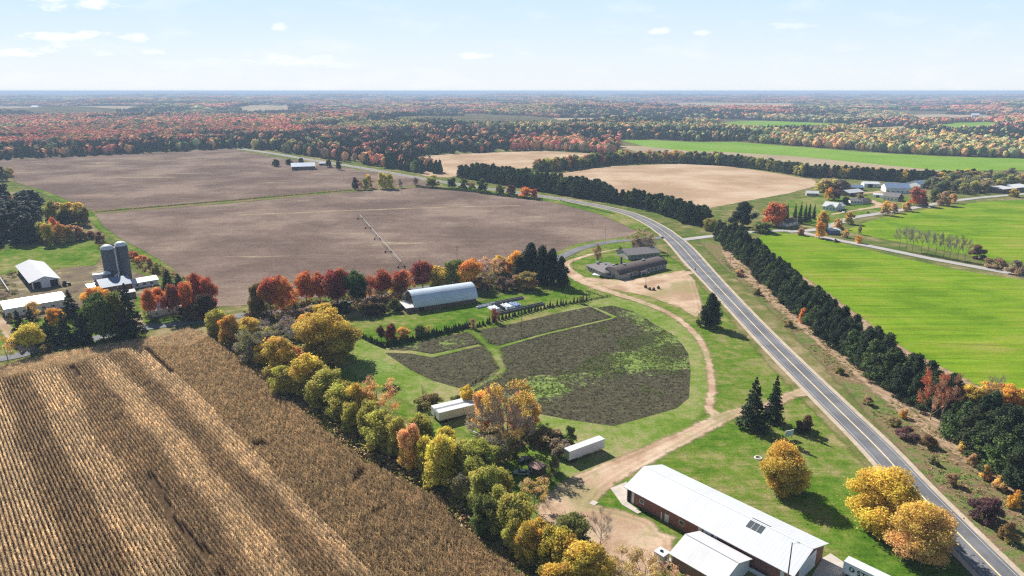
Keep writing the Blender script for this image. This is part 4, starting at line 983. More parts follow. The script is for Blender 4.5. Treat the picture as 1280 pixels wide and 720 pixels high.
fo = empty('metal_frame', (*fa, 0), math.atan2(df[1], df[0]), 'grey low frame half hidden under the thicket', 'frame')
MB().box(0, 0, .7, Lf, .35, 1.0).make('rail', B['metal'], fo)
for k in range(4): MB().box(k * Lf / 3.3, .05, 0, k * Lf / 3.3 + .2, .3, .7).make('post', B['metal'], fo)
# ---- white house under the big tree
wp = np.array(at(363, 424)); building('white_house', 'small white roofed house half hidden left of the big golden tree', wp, wp + np.array((.8, .6)) * 12, 8, 2.9, 4.6, 'white_wall', 'white_roof', .5, front=[win(2), win(6.5), door(4.6)], cat='house')
# ---- irrigation boom on the plowed field
ia = np.array(at(502, 335)); ib = np.array(at(450, 274)); di, Li = dirv(ia, ib)
ir = empty('irrigation_boom', (*ia, .1), math.atan2(di[1], di[0]), 'long centre pivot irrigation boom lying across the plowed field', 'irrigation boom')
MB().tube((0, 0, 4.0), (Li, 0, 4.0), .12, .12, 8).make('water_pipe', B['shingle_grey'] if False else B['boom'], ir)
for k in range(5):
    u = min(Li - .5, k * Li / 4 + .2)
    tw = MB(); tw.tube((u, 0, 4), (u, -2.1, .7), .12).tube((u, 0, 4), (u, 2.1, .7), .12).tube((u, -2.1, .7), (u, 2.1, .7), .14); to = tw.make('drive_tower', B['rust'], ir)
    for s_ in (-2.1, 2.1): MB().lathe([(.25, -.14), (.58, -.14), (.58, .14), (.25, .14)], 0, 0, 14).make('wheel', B['black'], to, (u, s_, .58)).rotation_euler = (RAD(90), 0, RAD(90))
    if k < 4:
        tr = MB(); n = 6; s0 = Li / 4
        for j in range(n):
            a0 = u + s0 * j / n; a1 = u + s0 * (j + 1) / n; z0 = 4 - 1.3 * math.sin(math.pi * j / n); z1 = 4 - 1.3 * math.sin(math.pi * (j + 1) / n)
            for yy in (-.7, .7):
                tr.tube((a0, yy * (j > 0), z0 if j else 4), (a1, yy * (j < n - 1), z1 if j < n - 1 else 4), .05, .05, 4); tr.tube((a1, 0, 4), (a1, yy * (j < n - 1), z1), .04, .04, 4)
        tr.make('truss', B['boom'], ir)
# ---- the farm on the left
def N2(p, L): return p + Nn * L
a = np.array((-265.2, 361.8)); building('pole_barn', 'open pole barn with pale grey metal roof beside the pasture', a, N2(a, 13.0), 50, 4.3, 4.3, 'white_steel', 'grey_roof', .5, kind='flat') if False else None
# long axis of this barn runs away from the camera: front is the long left side
pl = np.array((-300.0, 401.0)); pn = pl + D * 51
pbn, pbr, PL = building('pole_barn', 'large pole barn with pale metal roof and open front beside the pasture', pl, pn, 13.2, 4.2, 6.6, 'wood', 'grey_roof', .9,
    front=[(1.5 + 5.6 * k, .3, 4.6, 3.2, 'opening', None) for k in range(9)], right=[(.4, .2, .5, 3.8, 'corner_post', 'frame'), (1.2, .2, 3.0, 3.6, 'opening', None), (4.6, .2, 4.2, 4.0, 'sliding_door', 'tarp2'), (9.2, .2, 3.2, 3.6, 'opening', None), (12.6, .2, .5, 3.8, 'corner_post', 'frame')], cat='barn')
MB().prism([(-.02, 4.0), (13.22, 4.0), (6.6, 6.5)], PL, PL + .05).make('gable_siding', B['tarp2'], pbn)
lb = np.array((-245.5, 314.2)); building('livestock_barn', 'long low white walled barn with flat white roof behind dark spruces', lb, N2(lb, 25.5), 11.5, 4.4, 5.6, 'white_steel', 'white_roof', .4, kind='shed', front=[win(3 + 4 * k, 1.6, 1.4, .9) for k in range(5)], left=[(3, .1, 3, 3, 'opening', None)], cat='barn')
br = np.array((-220.5, 352.0)); building('blue_roof_barn', 'blue grey roofed barn at the foot of the two silos', br, N2(br, 14.5), 15, 4.2, 7.2, 'wood', 'blue_roof', .4, front=[win(2, 1.4), win(6, 1.4), win(10, 1.4)], cat='barn')
mk = np.array((-211.2, 365.0)); building('milk_house', 'low white roofed milk house right of the silos', mk, N2(mk, 13.5), 9.5, 3.0, 4.4, 'white_wall', 'white_roof', .4, front=[win(1.6, 1.2, 1.6), win(5.4, 1.2, 1.6), win(9.2, 1.2, 1.6)], cat='building')
fh = np.array((-174.8, 314.8)); building('farmhouse', 'farmhouse with pale grey roof among the red maples', fh, N2(fh, 15), 9, 3.4, 5.6, 'white_wall', 'pale_roof', .6, front=[win(1.5), door(4.4), win(7.2), win(11)], right=[win(2), win(6)], cat='house')
hd = MB(); 
def silo(cx, cy, r, h, label):
    o = empty('silo', (cx, cy, 0), 0, label, 'silo', 'silos of the farm')
    m = MB().lathe([(r, -.3), (r, h)], 0, 0, 32); m.make('silo_wall', B['silo'], o, smooth=False)
    for k in range(10): pass
    MB().lathe([(r + .12, h)] + [((r + .12) * math.cos(a), h + r * .75 * math.sin(a)) for a in np.linspace(.02, 1.5, 8)], 0, 0, 32).make('dome_roof', B['dome'], o)
    return o
s1 = np.array((-229.8, 377.6)); s2 = np.array((-224.6, 385.0))
s1 = np.array(at(133.6, 311, 20)); s2 = np.array(at(151.0, 308, 20))
dd, LL = dirv(s1, s2)
so1 = silo(*s1, 3.3, 20, 'left of the two tall dark silos with pale domes'); so2 = silo(*s2, 3.3, 20.6, 'right of the two tall dark silos with pale domes')
mid = (s1 + s2) / 2 - np.array((-.5, .85)) * 1.2
chu = MB().tube((0, 0, 4.5), (0, 0, 20.5), .62, .62, 10); co = chu.make('silo_chute', B['dome'], None, (float(mid[0]), float(mid[1]), 0)); tag(co, 'pale vertical chute between the two silos', 'chute')
sp = MB().tube((0, 0, 6), (3.5, -10, 6.4), .35, .35, 8).tube((0, 0, 4.6), (0, 0, 6.2), .45, .45, 8); spo = sp.make('conveyor_tube', B['dome'], None, (float(mid[0]) + 1, float(mid[1]) - 1, 0)); tag(spo, 'pale conveyor tube leading from the silo chute over the blue roof', 'conveyor')
sm = empty('feed_bin', (*at(136, 357), 0), 0, 'small dark feed bin in front of the left silo', 'silo'); MB().lathe([(2.3, 0), (2.3, 7)], 0, 0, 20).make('bin_wall', B['silo'], sm); MB().lathe([(2.4, 7), (1.2, 8.2), (.2, 8.7)], 0, 0, 20).make('cone_roof', B['dome'], sm)
wg = empty('feed_wagon', (*at(117, 352), 0), RAD(30), 'bright white forage wagon left of the silos', 'wagon')
MB().box(0, 0, 1, 7, 3, 3.8).make('box_body', B['white_roof'], wg); MB().box(-.1, -.1, 3.8, 7.1, 3.1, 3.95).make('roof', B['white_roof'], wg)
for u in (1, 6):
    for v in (.1, 2.9): MB().lathe([(.2, -.15), (.5, -.15), (.5, .15), (.2, .15)], 0, 0, 12).make('wheel', B['black'], wg, (u, v, .5)).rotation_euler = (RAD(90), 0, 0)
hw_ = empty('white_outbuilding', (0, 0, 0)); bpy.data.objects.remove(hw_)
wo = np.array(at(112, 367)); building('yard_shed', 'low white shed with rusty end left of the blue roofed barn', wo, N2(wo, 8.5), 7, 2.8, 3.6, 'white_wall', 'white_roof', .2, kind='shed', front=[(1, .1, 2.2, 2.2, 'opening', None), (5, .1, 2.2, 2.2, 'opening', None)], cat='shed')
wo = np.array(at(155, 374)); building('yard_shed', 'small dark shed with pale roof below the conveyor tube', wo, N2(wo, 6), 5, 3, 4, 'wood', 'pale_roof', .2, front=[win(2)], cat='shed')
tr_ = empty('farm_tractor', (*at(83, 357), 0), RAD(20), 'dark tractor parked at the corner of the pole barn', 'tractor')
MB().box(-1.2, -.5, .9, 2.2, .5, 1.7).make('engine_hood', B['carb'], tr_); MB().box(-1.4, -.8, 1.7, .2, .8, 2.9).make('cab', B['glass'], tr_)
for u, r_ in ((-.9, .9), (1.6, .55)):
    for v in (-1, 1): MB().lathe([(.2, -.22), (r_, -.22), (r_, .22), (.2, .22)], 0, 0, 14).make('wheel', B['black'], tr_, (u, v, r_)).rotation_euler = (RAD(90), 0, 0)
# concrete feed lane walls by the pole barn
lw = MB().box(0, 0, 0, 46, .5, 1.3).make('bunker_wall', B['concrete'], None, (-306, 392, 0), math.atan2(D[1], D[0])); tag(lw, 'pale low concrete wall along the left side of the pole barn', 'wall')
for k, (cx, cy) in enumerate([(60, 364), (17, 366), (100, 351)]):
    pass
# farmhouse hedge
def hedge(px0, px1, w, h, label, seed=1, cols=('dgreen', 'green'), wob=0.0):
    a = np.array(at(*px0)); b = np.array(at(*px1)); d, Lh = dirv(a, b); rg = np.random.default_rng(seed)
    n = int(Lh / 1.1); C = [(u, rg.normal() * .2 * w + wob * rg.normal(), h * rg.uniform(.45, .62)) for u in np.linspace(0, Lh, n)]
    V, F, T, X, Hh = foliage(rg, np.array(C), [h * .62] * n, 60, .25, zt=(0, h))
    V[:, 2] = np.maximum(V[:, 2], .02)
    root = empty('hedge', (*a, 0), math.atan2(d[1], d[0]), label, 'hedge'); o = obj('foliage', fmesh('foliage', [(V, F, T, X, Hh)], M['leaf']), root); o.color = (*CL[cols[0]], 1); o['c2'] = list(CL[cols[1]])
    st = MB()
    for u in np.linspace(.5, Lh - .5, max(2, n // 3)): st.tube((u, 0, -.1), (u, 0, h * .6), .06, .03, 4)
    obj('stem', mesh('stem', st.V, st.F, M['bark']), root)
    return root
hedge((190, 403), (233, 396), .8, 1.8, 'clipped dark hedge between the farmhouse and the side road')
# ---- lone blue roofed barn far off in the plowed field
fb0 = np.array(at(365, 213)); fb1 = np.array(at(394, 212)); building('field_barn', 'lone barn with pale blue roof far out by the highway', fb0, fb1, 20, 5.0, 9.0, 'wood', 'arch_roof', .8, front=[(4, .2, 4, 3.4, 'opening', None), win(14), win(20)], cat='barn')
fb0 = np.array(at(399, 207)); building('field_shed', 'tiny white shed right of the lone blue roofed barn', fb0, fb0 + np.array((9, 2)), 8, 3, 5, 'wood', 'white_roof', .4, front=[(2, .1, 3, 2.4, 'opening', None)], cat='shed')
# ---- hamlet beyond the bright fields
def vill(px0, py0, px1, py1, depth, eave, ridge, wall, roof, label, name='village_house', kind='gable', nw=4, left=(), extra=(), cat='house'):
    a = np.array(at(px0, py0)); b = np.array(at(px1, py1)); _, L_ = dirv(a, b)
    return building(name, label, a, b, depth, eave, ridge, wall, roof, .6, kind, front=[win(L_ * (k + .5) / nw - .7, 1.2, 1.4, 1.2) for k in range(nw)] + list(extra), right=[win(depth * .4, 1.2, 1.4, 1.2)], left=left, cat=cat)
h1, _, _ = vill(1028, 262, 1044, 264, 11, 3.6, 7.0, 'white_wall', 'pale_roof', 'white house with bluish steep roof at the left of the hamlet')
vill(1044, 264, 1056, 261, 9, 3.2, 5.6, 'white_wall', 'pale_roof', 'white side wing joined to the leftmost hamlet house', 'house_wing')
vill(1063, 255, 1078, 255.5, 9, 3, 5, 'white_wall', 'shingle_grey', 'long low white ranch house left half, behind the round bush')
vill(1078, 255.5, 1089, 254.5, 9, 3.0, 5.0, 'stone_wall', 'shingle', 'low dark roofed ranch house right of the white ranch house', nw=3)
vill(1008, 245, 1023, 245.5, 9, 3.0, 4.8, 'stone_wall', 'pale_roof', 'grey flat looking house alone left of the orange trees', nw=3)
vill(1061, 246, 1079, 244, 14, 3.8, 6.0, 'wood', 'pale_roof', 'dark walled machine shed with white roof in the hamlet', 'hamlet_shed', cat='shed', nw=1, extra=[(2, .1, 5, 3.4, 'opening', None)])
vill(1060, 238, 1079, 238.5, 12, 3.4, 5.4, 'wood', 'blue_roof', 'long blue grey roofed shed behind the dark walled shed', 'hamlet_shed', cat='shed', nw=1)
vill(1080, 234, 1099, 234.5, 14, 4.0, 5.6, 'white_steel', 'white_roof', 'white warehouse at the back of the pale gravel yard', 'warehouse', cat='warehouse', nw=2, extra=[(4, .1, 5, 3.4, 'opening', None)])
vill(1107, 241, 1137, 242, 22, 5.5, 9.5, 'white_steel', 'blue_roof', 'biggest hamlet building with dark blue grey gable roof and white wall', 'village_hall', cat='building', nw=5)
vill(1103, 250, 1122, 252, 12, 4.4, 7.4, 'white_wall', 'shingle_grey', 'white house with grey roof in front of the biggest hamlet building', nw=4)
vill(1122, 252, 1129, 252, 9, 3.6, 6.0, 'wood', 'shingle', 'small black house joined to the white grey roofed house', 'house_wing', nw=2)
vill(1091, 246.5, 1104, 247.5, 8, 2.8, 3.8, 'white_wall', 'white_roof', 'low white garage left of the white grey roofed house', 'garage', cat='garage', nw=1, extra=[(3, .1, 3, 2.2, 'opening', None)])
vill(1150, 236, 1166, 235, 18, 5, 8, 'white_steel', 'blue_roof', 'dark blue roofed barn right of the crimson tree', 'hamlet_barn', cat='barn', nw=2)
vill(983, 284, 997, 280.5, 8, 3.2, 5.6, 'white_wall', 'shingle', 'dark roofed cottage in the shade of the village conifers', nw=3)
vill(1038, 293, 1050, 292.5, 6, 2.8, 3.6, 'tarp', 'pale_roof', 'small blue shed at the fork of the two pale roads', 'blue_shed', kind='shed', nw=1, cat='shed')
vill(1253, 242, 1290, 238, 14, 4.5, 5.6, 'wood', 'pale_roof', 'long shed with pale roof at the right edge behind the grey thicket', 'roadside_shed', kind='shed', cat='shed', nw=2, extra=[(2, .1, 4, 3.6, 'opening', None)])
for i, (cx, cy, mt, lb_) in enumerate([(1055, 266, 'carw', 'white car parked in front of the leftmost hamlet house'), (1085, 266.5, 'carb', 'dark car beside the hamlet road'), (1110, 246, 'carw', 'white car beside the low white garage'), (1161, 260, 'carw', 'white car near the far end of the hamlet road'), (1098, 244, 'carr', 'maroon car on the pale gravel yard')]):
    car(*at(cx, cy), rnd.uniform(0, 3), B[mt], lb_)
# far buildings in the woods
def farb(px0, px1, py, depth, eave, ridge, wall, roof, label, name='distant_barn'):
    a = np.array(at_h(px0, py)); b = np.array(at_h(px1, py)); building(name, label, a, b, depth, eave, ridge, wall, roof, .6, front=[win(3, 1.5, 2, 1.6), (8, .2, 4, 3, 'opening', None)], cat='barn')
farb(1011, 1030, 172.5, 18, 6, 10, 'white_steel', 'white_roof', 'distant bright white barn beyond the far green strip')
farb(1036, 1050, 173, 16, 5, 9, 'wood', 'blue_roof', 'distant dark barn right of the bright white one')
farb(1214, 1224, 146, 25, 9, 15, 'white_steel', 'white_roof', 'farthest white barn near the right edge below the horizon')
farb(934, 946, 150, 25, 8, 13, 'wood', 'shingle_tan', 'far brown roofed barn above the pale green clearing')
farb(150, 162, 121.5, 60, 16, 30, 'white_steel', 'white_roof', 'farthest pale building group just under the left horizon', 'distant_works')
farb(38, 46, 133.5, 30, 10, 16, 'white_steel', 'white_roof', 'tiny white barn in the pale clearing at the far left')
farb(236, 248, 172.5, 14, 5, 9, 'tan_steel', 'pale_roof', 'pale roofed farmstead among yellow trees at the edge of the plowed field', 'distant_house')
# ------------------------------------------------------------------ individual trees (column, top, foot, width in photo pixels)
T = tree_px
HR = 'trees of the hedgerow along the cornfield'
hr = [
 ('dec',270,387,418,27,'ygreen','olive','pale yellow green tree at the road end of the hedgerow'),
 ('dec',285,394,432,24,'orange','olive','small orange topped tree second from the road end of the hedgerow'),
 ('dec',310,396,430,30,'gold','olive','bright golden low tree behind the road end of the hedgerow'),
 ('thin',312,411,452,34,'olive','grey','dull olive tree between the golden hedgerow trees'),
 ('sparse',346,403,424,38,'grey','purple','round leafless purplish bush tree behind the hedgerow top'),
 ('sparse',330,418,450,28,'grey','olive','grey green sparse tree beside the brightest golden hedgerow tree'),
 ('dec',350,419,468,38,'gold','olive','brightest golden tree of the hedgerow near its top end'),
 ('dec',368,434,462,22,'orange','peach','slim pink orange tree beside the brightest golden hedgerow tree'),
 ('dec',383,443,492,42,'gold','olive','broad golden olive tree in the upper hedgerow'),
 ('dec',354,458,494,30,'ygreen','olive','low yellow green tree at the cornfield side of the upper hedgerow'),
 ('dec',405,462,508,42,'ygreen','olive','rounded olive yellow tree in the upper middle of the hedgerow'),
 ('dec',430,478,524,42,'ygreen','olive','muted green yellow tree left of the golden middle tree'),
 ('dec',448,480,530,34,'gold','olive','golden yellow tree in the middle of the hedgerow'),
 ('sparse',472,482,528,38,'peach','gold','thin peach coloured tree with bare twigs in the middle of the hedgerow'),
 ('dec',478,514,562,44,'ygreen','olive','green tree with orange crown patch in the middle of the hedgerow'),
 ('dec',470,512,540,22,'orange','gold','orange top showing above the green middle hedgerow tree'),
 ('dec',513,528,586,30,'peach','gold','peach orange tree in the lower middle of the hedgerow'),
 ('dec',527,518,552,28,'ygreen','lgreen','light green tree behind the peach orange hedgerow tree'),
 ('dec',550,538,608,40,'yellow','ygreen','tall lemon yellow tree right of the peach orange tree'),
 ('thin',560,552,578,18,'maroon','crimson','little maroon crown showing among the lemon yellow trees'),
 ('dec',578,552,602,38,'ygreen','lgreen','yellow green tree right of the little maroon crown'),
 ('dec',557,534,562,24,'yellow','ygreen','small lemon tree at the lawn side of the hedgerow'),
 ('dec',602,552,594,38,'ygreen','lgreen','full light green tree at the lawn side of the lower hedgerow'),
 ('thin',578,588,632,30,'grey','olive','dull grey olive tree at the cornfield side of the lower hedgerow'),
 ('dec',604,584,642,40,'ygreen','lgreen','big yellow green tree of the lower hedgerow'),
 ('dec',622,584,622,32,'ygreen','olive','yellow green tree under the two old cars'),
 ('dec',608,620,668,34,'olive','green','dark olive tree in shade at the foot of the lower hedgerow'),
 ('dec',640,612,672,48,'ygreen','olive','broad olive yellow tree near the bend of the dirt track'),
 ('sparse',667,602,640,28,'tan','gold','sparse tan tree between the hedgerow and the dirt track'),
 ('dec',662,650,704,32,'gold','olive','golden rust coloured tree in the lower hedgerow by the track'),
 ('dec',677,646,690,26,'gold','green','small golden tree beside the lower dirt track'),
 ('dec',693,658,716,44,'yellow','green','yellow tree with dark green base near the bottom edge'),
 ('dec',711,640,690,46,'olive','green','dark leafy green tree leaning toward the dirt yard'),
 ('dec',735,676,742,58,'yellow','olive','yellow bush tree at the bottom edge left of the pump house'),
 ('bare',752,650,690,28,'tan','tan','bare twiggy tree above the yellow bottom tree'),
 ('sparse',775,696,735,34,'tan','ygreen','sparse tan tree at the bottom edge below the pump house'),
 ('sparse',805,700,742,44,'tan','gold','sparse straw coloured shrub tree at the corner of the smaller shed'),
 ('dec',690,706,765,44,'gold','green','golden green tree cut off by the bottom edge'),
 ('sparse',835,714,748,30,'peach','tan','thin peach shrub tree along the smaller shed wall'),
]
hr += [('dec',328,430,456,22,'gold','mid','low golden infill tree below the purplish round bush'), ('dec',338,408,430,16,'ygreen','mid','tiny yellow green tree above the brightest golden hedgerow tree'), ('dec',395,452,480,24,'yellow','mid','lemon gold crown tucked behind the broad golden olive tree'),
  ('dec',418,470,500,24,'gold','mid','small gold crown between two olive hedgerow trees'), ('dec',440,500,540,26,'ygreen','mid','low yellow green tree on the cornfield side of the golden middle tree'), ('dec',460,498,548,26,'ygreen','mid','muted green tree below the peach coloured tree'),
  ('dec',495,522,572,26,'ygreen','mid','low green gold tree left of the peach orange tree'), ('dec',532,545,592,24,'yellow','mid','bright yellow tree squeezed beside the peach orange tree'), ('dec',592,570,618,28,'ygreen','lgreen','yellow green tree in the heart of the lower hedgerow'),
  ('dec',588,560,590,24,'yellow','ygreen','lemon crown near the lawn edge of the lower hedgerow'), ('dec',622,604,654,28,'ygreen','mid','yellow green crown above the dark olive tree'), ('dec',645,640,690,28,'mid','ygreen','mossy crown just above the rust golden tree'),
  ('dec',712,668,722,30,'gold','mid','golden crown between the yellow trees near the bottom edge')]
for (k, cx, tp, bs, w, a, b, lb) in hr: T(k, cx, tp, bs - 1, w * 1.04, a, 'mid' if b == 'olive' else b, lb, group=HR)
cl = [
 ('dec',585,481,510,20,'yellow','gold','slim yellow tree at the far end of the two trailers'),
 ('dec',610,482,536,38,'gold','peach','soft orange tree above the two white trailers'),
 ('sparse',632,486,562,50,'gold','grey','large half bare gold and grey tree in the thicket'),
 ('dec',653,490,538,40,'gold','peach','glowing orange gold crown on the right of the thicket'),
 ('bare',625,500,570,56,'grey','grey','leafless grey tree in the middle of the thicket'),
 ('sparse',600,518,554,36,'grey','tan','greyish leafless tree over the front trailer end'),
 ('bare',650,520,562,36,'grey','grey','grey bare tree above the blue old car'),
 ('sparse',630,536,570,32,'tan','olive','grey olive sparse tree in the lower thicket'),
 ('thin',680,530,550,26,'olive','grey','dull olive tree at the right side of the thicket'),
 ('thin',618,545,582,44,'grey','olive','shaded grey tree over the low metal frame'),
]
for (k, cx, tp, bs, w, a, b, lb) in cl: T(k, cx, tp, bs, w, a, b, lb, group='trees of the thicket')
for i, (cx, tp, bs, w, a, b, lb) in enumerate([(688,532,556,34,'tan','olive','straw coloured shrub at the right edge of the thicket'), (712,531,556,24,'green','lgreen','green leafy shrub just above the single trailer'), (700,545,568,26,'tan','grey','brown weedy shrub left of the single trailer'),
     (692,568,590,16,'lgreen','tan','green shrub right of the small square shed'), (686,590,601,11,'olive','tan','low shrub at the corner of the small square shed'), (643,564,572,12,'green','olive','dark shrub beside the dark blue car'),
     (570,492,506,14,'green','olive','dark little shrub behind the two trailers'), (536,492,508,34,'brown','olive','ring of brown weeds around the dark heap'), (1010,519,540,27,'maroon','green','dark rounded shrub between the sign and the highway'),
     (1135,534,547,28,'maroon','purple','purple brown shrub patch on the verge'), (1160,544,558,24,'maroon','mid','reddish brown shrub patch lower on the verge'), (1118,518,532,15,'tan','mid','tan shrub on the verge above the purple patch'),
     (1234,618,650,36,'maroon','purple','deep maroon shrub low on the verge'), (1262,652,678,26,'maroon','mid','maroon brown shrub nearest the lower right corner'), (1192,590,606,18,'tan','brown','rust brown shrub on the verge under the big pines'),
     (1205,548,566,14,'gold','tan','small golden shrub at the pine edge'), (1232,580,598,16,'gold','peach','golden shrub under the lowest pines'), (1252,594,612,18,'gold','tan','second golden shrub under the lowest pines'), (1272,612,636,20,'orange','gold','orange shrub at the right edge under the pines'),
     (1216,566,582,14,'peach','tan','peach shrub under the lower pines'), (1168,568,580,14,'mid','grey','brown weeds clump in the lower verge'), (1050,457,467,11,'mid','olive','brown shrub on the upper verge'), (1085,495,506,14,'tan','brown','brown maroon shrub on the middle verge'),
     (985,398,408,12,'mid','tan','brown weeds on the verge opposite the lone pine'), (948,360,369,11,'olive','brown','olive weeds clump on the upper verge'), (925,335,345,12,'peach','tan','peach shrub at the head of the verge'), (1130,508,522,12,'tan','gold','straw shrub near the bare pines')]):
    T('bush', cx, tp, bs, w, a, b, lb, cat='shrub')
rr_ = [
 ('dec',321,353,393,20,'brown','olive','dark rust tree at the left end of the red tree row'),
 ('tall',337,345,395,24,'red','brown','tall dark red tree second from the left in the row'),
 ('tall',352,345,395,24,'red','orange','tall rusty red tree third from the left in the row'),
 ('thin',366,354,382,16,'peach','orange','small pale orange tree in the red tree row'),
 ('tall',382,340,380,24,'red','orange','bright red tree left of the crimson pair'),
 ('tall',399,340,380,22,'crimson','orange','crimson tree in the left middle of the row'),
 ('tall',421,335,384,31,'crimson','maroon','largest crimson tree of the row with dark trunk'),
 ('tall',445,338,384,27,'green','dgreen','dark green tree among the red ones'),
 ('thin',461,340,374,16,'pink','peach','pink orange sapling right of the dark green tree'),
 ('tall',476,336,374,27,'crimson','red','wine red tree right of the pink sapling'),
 ('thin',491,346,368,14,'yellow','gold','small yellow tree behind the wine red one'),
 ('tall',501,337,376,21,'red','brown','rust brown tree before the arched barn'),
 ('thin',512,337,362,15,'orange','peach','pale orange tree behind the arched barn corner'),
 ('tall',528,325,364,25,'crimson','maroon','tallest dark wine red tree beside the arched barn'),
 ('dec',547,330,360,24,'gold','olive','yellow brown tree behind the middle of the arched barn'),
 ('dec',567,324,358,26,'green','ygreen','dark green tree with yellow base behind the arched barn'),
 ('dec',588,322,360,27,'orange','gold','glowing orange tree right of the arched barn roof'),
 ('sparse',614,325,354,20,'peach','grey','half bare pale tree right of the glowing orange one'),
 ('dec',624,320,342,17,'gold','yellow','small yellow tree at the field edge left of the pines'),
 ('dec',645,312,342,20,'gold','orange','golden tree just left of the tall dark pines'),
 ('sparse',600,333,356,18,'grey','peach','bare greyish tree behind the barn end'),
 ('bush',632,343,362,24,'purple','brown','purple brown thicket by the side road'),
 ('dec',657,339,361,26,'olive','peach','round olive pink bush tree on the lawn before the pines'),
 ('bush',600,346,362,20,'brown','purple','dark brown undergrowth right of the arched barn'),
]
for (k, cx, tp, bs, w, a, b, lb) in rr_: T(k, cx, tp, bs, w * 1.12, a, b, lb, group='trees in the row along the side road')
pn = [(650,322,350,20,'left, low and dark at the field edge'),(664,305,350,28,'tallest with the round top'),(678,309,354,24,'third from the left, slightly shorter'),(691,312,355,22,'fourth, with a ragged crown'),(702,322,358,18,'rightmost and shortest beside the dirt lot')]
for cx, tp, bs, w, s_ in pn: T('pine', cx, tp, bs, w, 'pine', 'dgreen', 'dark pine left of the dirt lot, ' + s_, group='pines left of the dirt lot')
for (cx, tp, bs, w, a, b, lb) in [(360,398,412,34,'brown','olive','brown shrub mass under the left red trees'),(392,380,396,28,'tan','grey','tan shrub under the crimson trees'),(430,376,390,24,'green','dgreen','dark shrub at the foot of the crimson trees'),(372,385,398,20,'grey','peach','pale twiggy shrub by the side road'),
        (470,378,392,30,'brown','dgreen','dark undergrowth in front of the wine red tree'),(492,372,388,22,'dgreen','olive','dark green shrub left of the arched barn')]:
    T('bush', cx, tp, bs, w, a, b, lb, cat='shrub')
T('dec', 404, 378, 402, 26, 'yellow', 'gold', 'yellow tree peeking up behind the big golden willow')
T('big', 410, 388, 449, 72, 'gold', 'olive', 'biggest tree of the yard, golden willow with shade painted into its lower crown', name='willow_tree')  # olive in the lower crown paints the shade below the sunlit gold top
T('dec', 385, 392, 425, 30, 'gold', 'yellow', 'golden tree hugging the left side of the big willow')
for (k, cx, tp, bs, w, a, b, lb) in [('tall',476,407,426,11,'maroon','purple','small maroon tree at the left corner of the dark garden'),('dec',489,405,426,14,'maroon','pink','small purplish tree second in the garden edge row'),('dec',504,408,425,15,'gold','peach','small golden tree on the garden edge'),
        ('dec',525,406,420,13,'green','olive','small dark green round tree on the garden edge'),('thin',535,405,418,8,'yellow','tan','tiny yellow sapling beside the dark green round tree'),('thin',591,397,411,9,'pink','tan','tiny pink sapling on the lawn before the arched barn'),
        ('thin',618,383,403,12,'pink','maroon','small pink red tree left of the tarp covered stack'),('thin',727,370,380,8,'green','olive','little green tree at the end of the shrub row'),('bare',735,366,380,7,'tan','tan','little bare tree at the end of the shrub row')]:
    T(k, cx, tp, bs, w, a, b, lb)
# the restaurant trees
T('sparse', 805, 290, 313, 28, 'tan', 'brown', 'spreading half bare tree behind the restaurant')
T('thin', 747, 303, 327, 13, 'brown', 'tan', 'narrow brown tree left of the restaurant')
T('bush', 776, 307, 313, 5, 'green', 'brown', 'tiny bush on the grass behind the restaurant', cat='shrub')
# lawn trees on the right
T('pine', 889, 368, 409, 25, 'pine', 'dgreen', 'lone dark pine between the dirt lot and the highway', variant=1)
T('spruce', 943, 475, 535, 33, 'blue', 'pine2', 'wider of two dark spruces beside the track entrance', name='spruce_tree')
T('spruce', 969, 473, 527, 23, 'blue', 'pine', 'narrower pointed spruce right of the wide one', name='spruce_tree')
T('big', 984, 551, 614, 56, 'gold', 'mid', 'round golden tree with brown base alone on the lawn')
T('big', 1106, 583, 658, 80, 'gold', 'yellow', 'big golden tree overhanging the highway, upper of two')
T('big', 1154, 624, 696, 74, 'gold', 'peach', 'big golden orange tree overhanging the highway, lower of two')
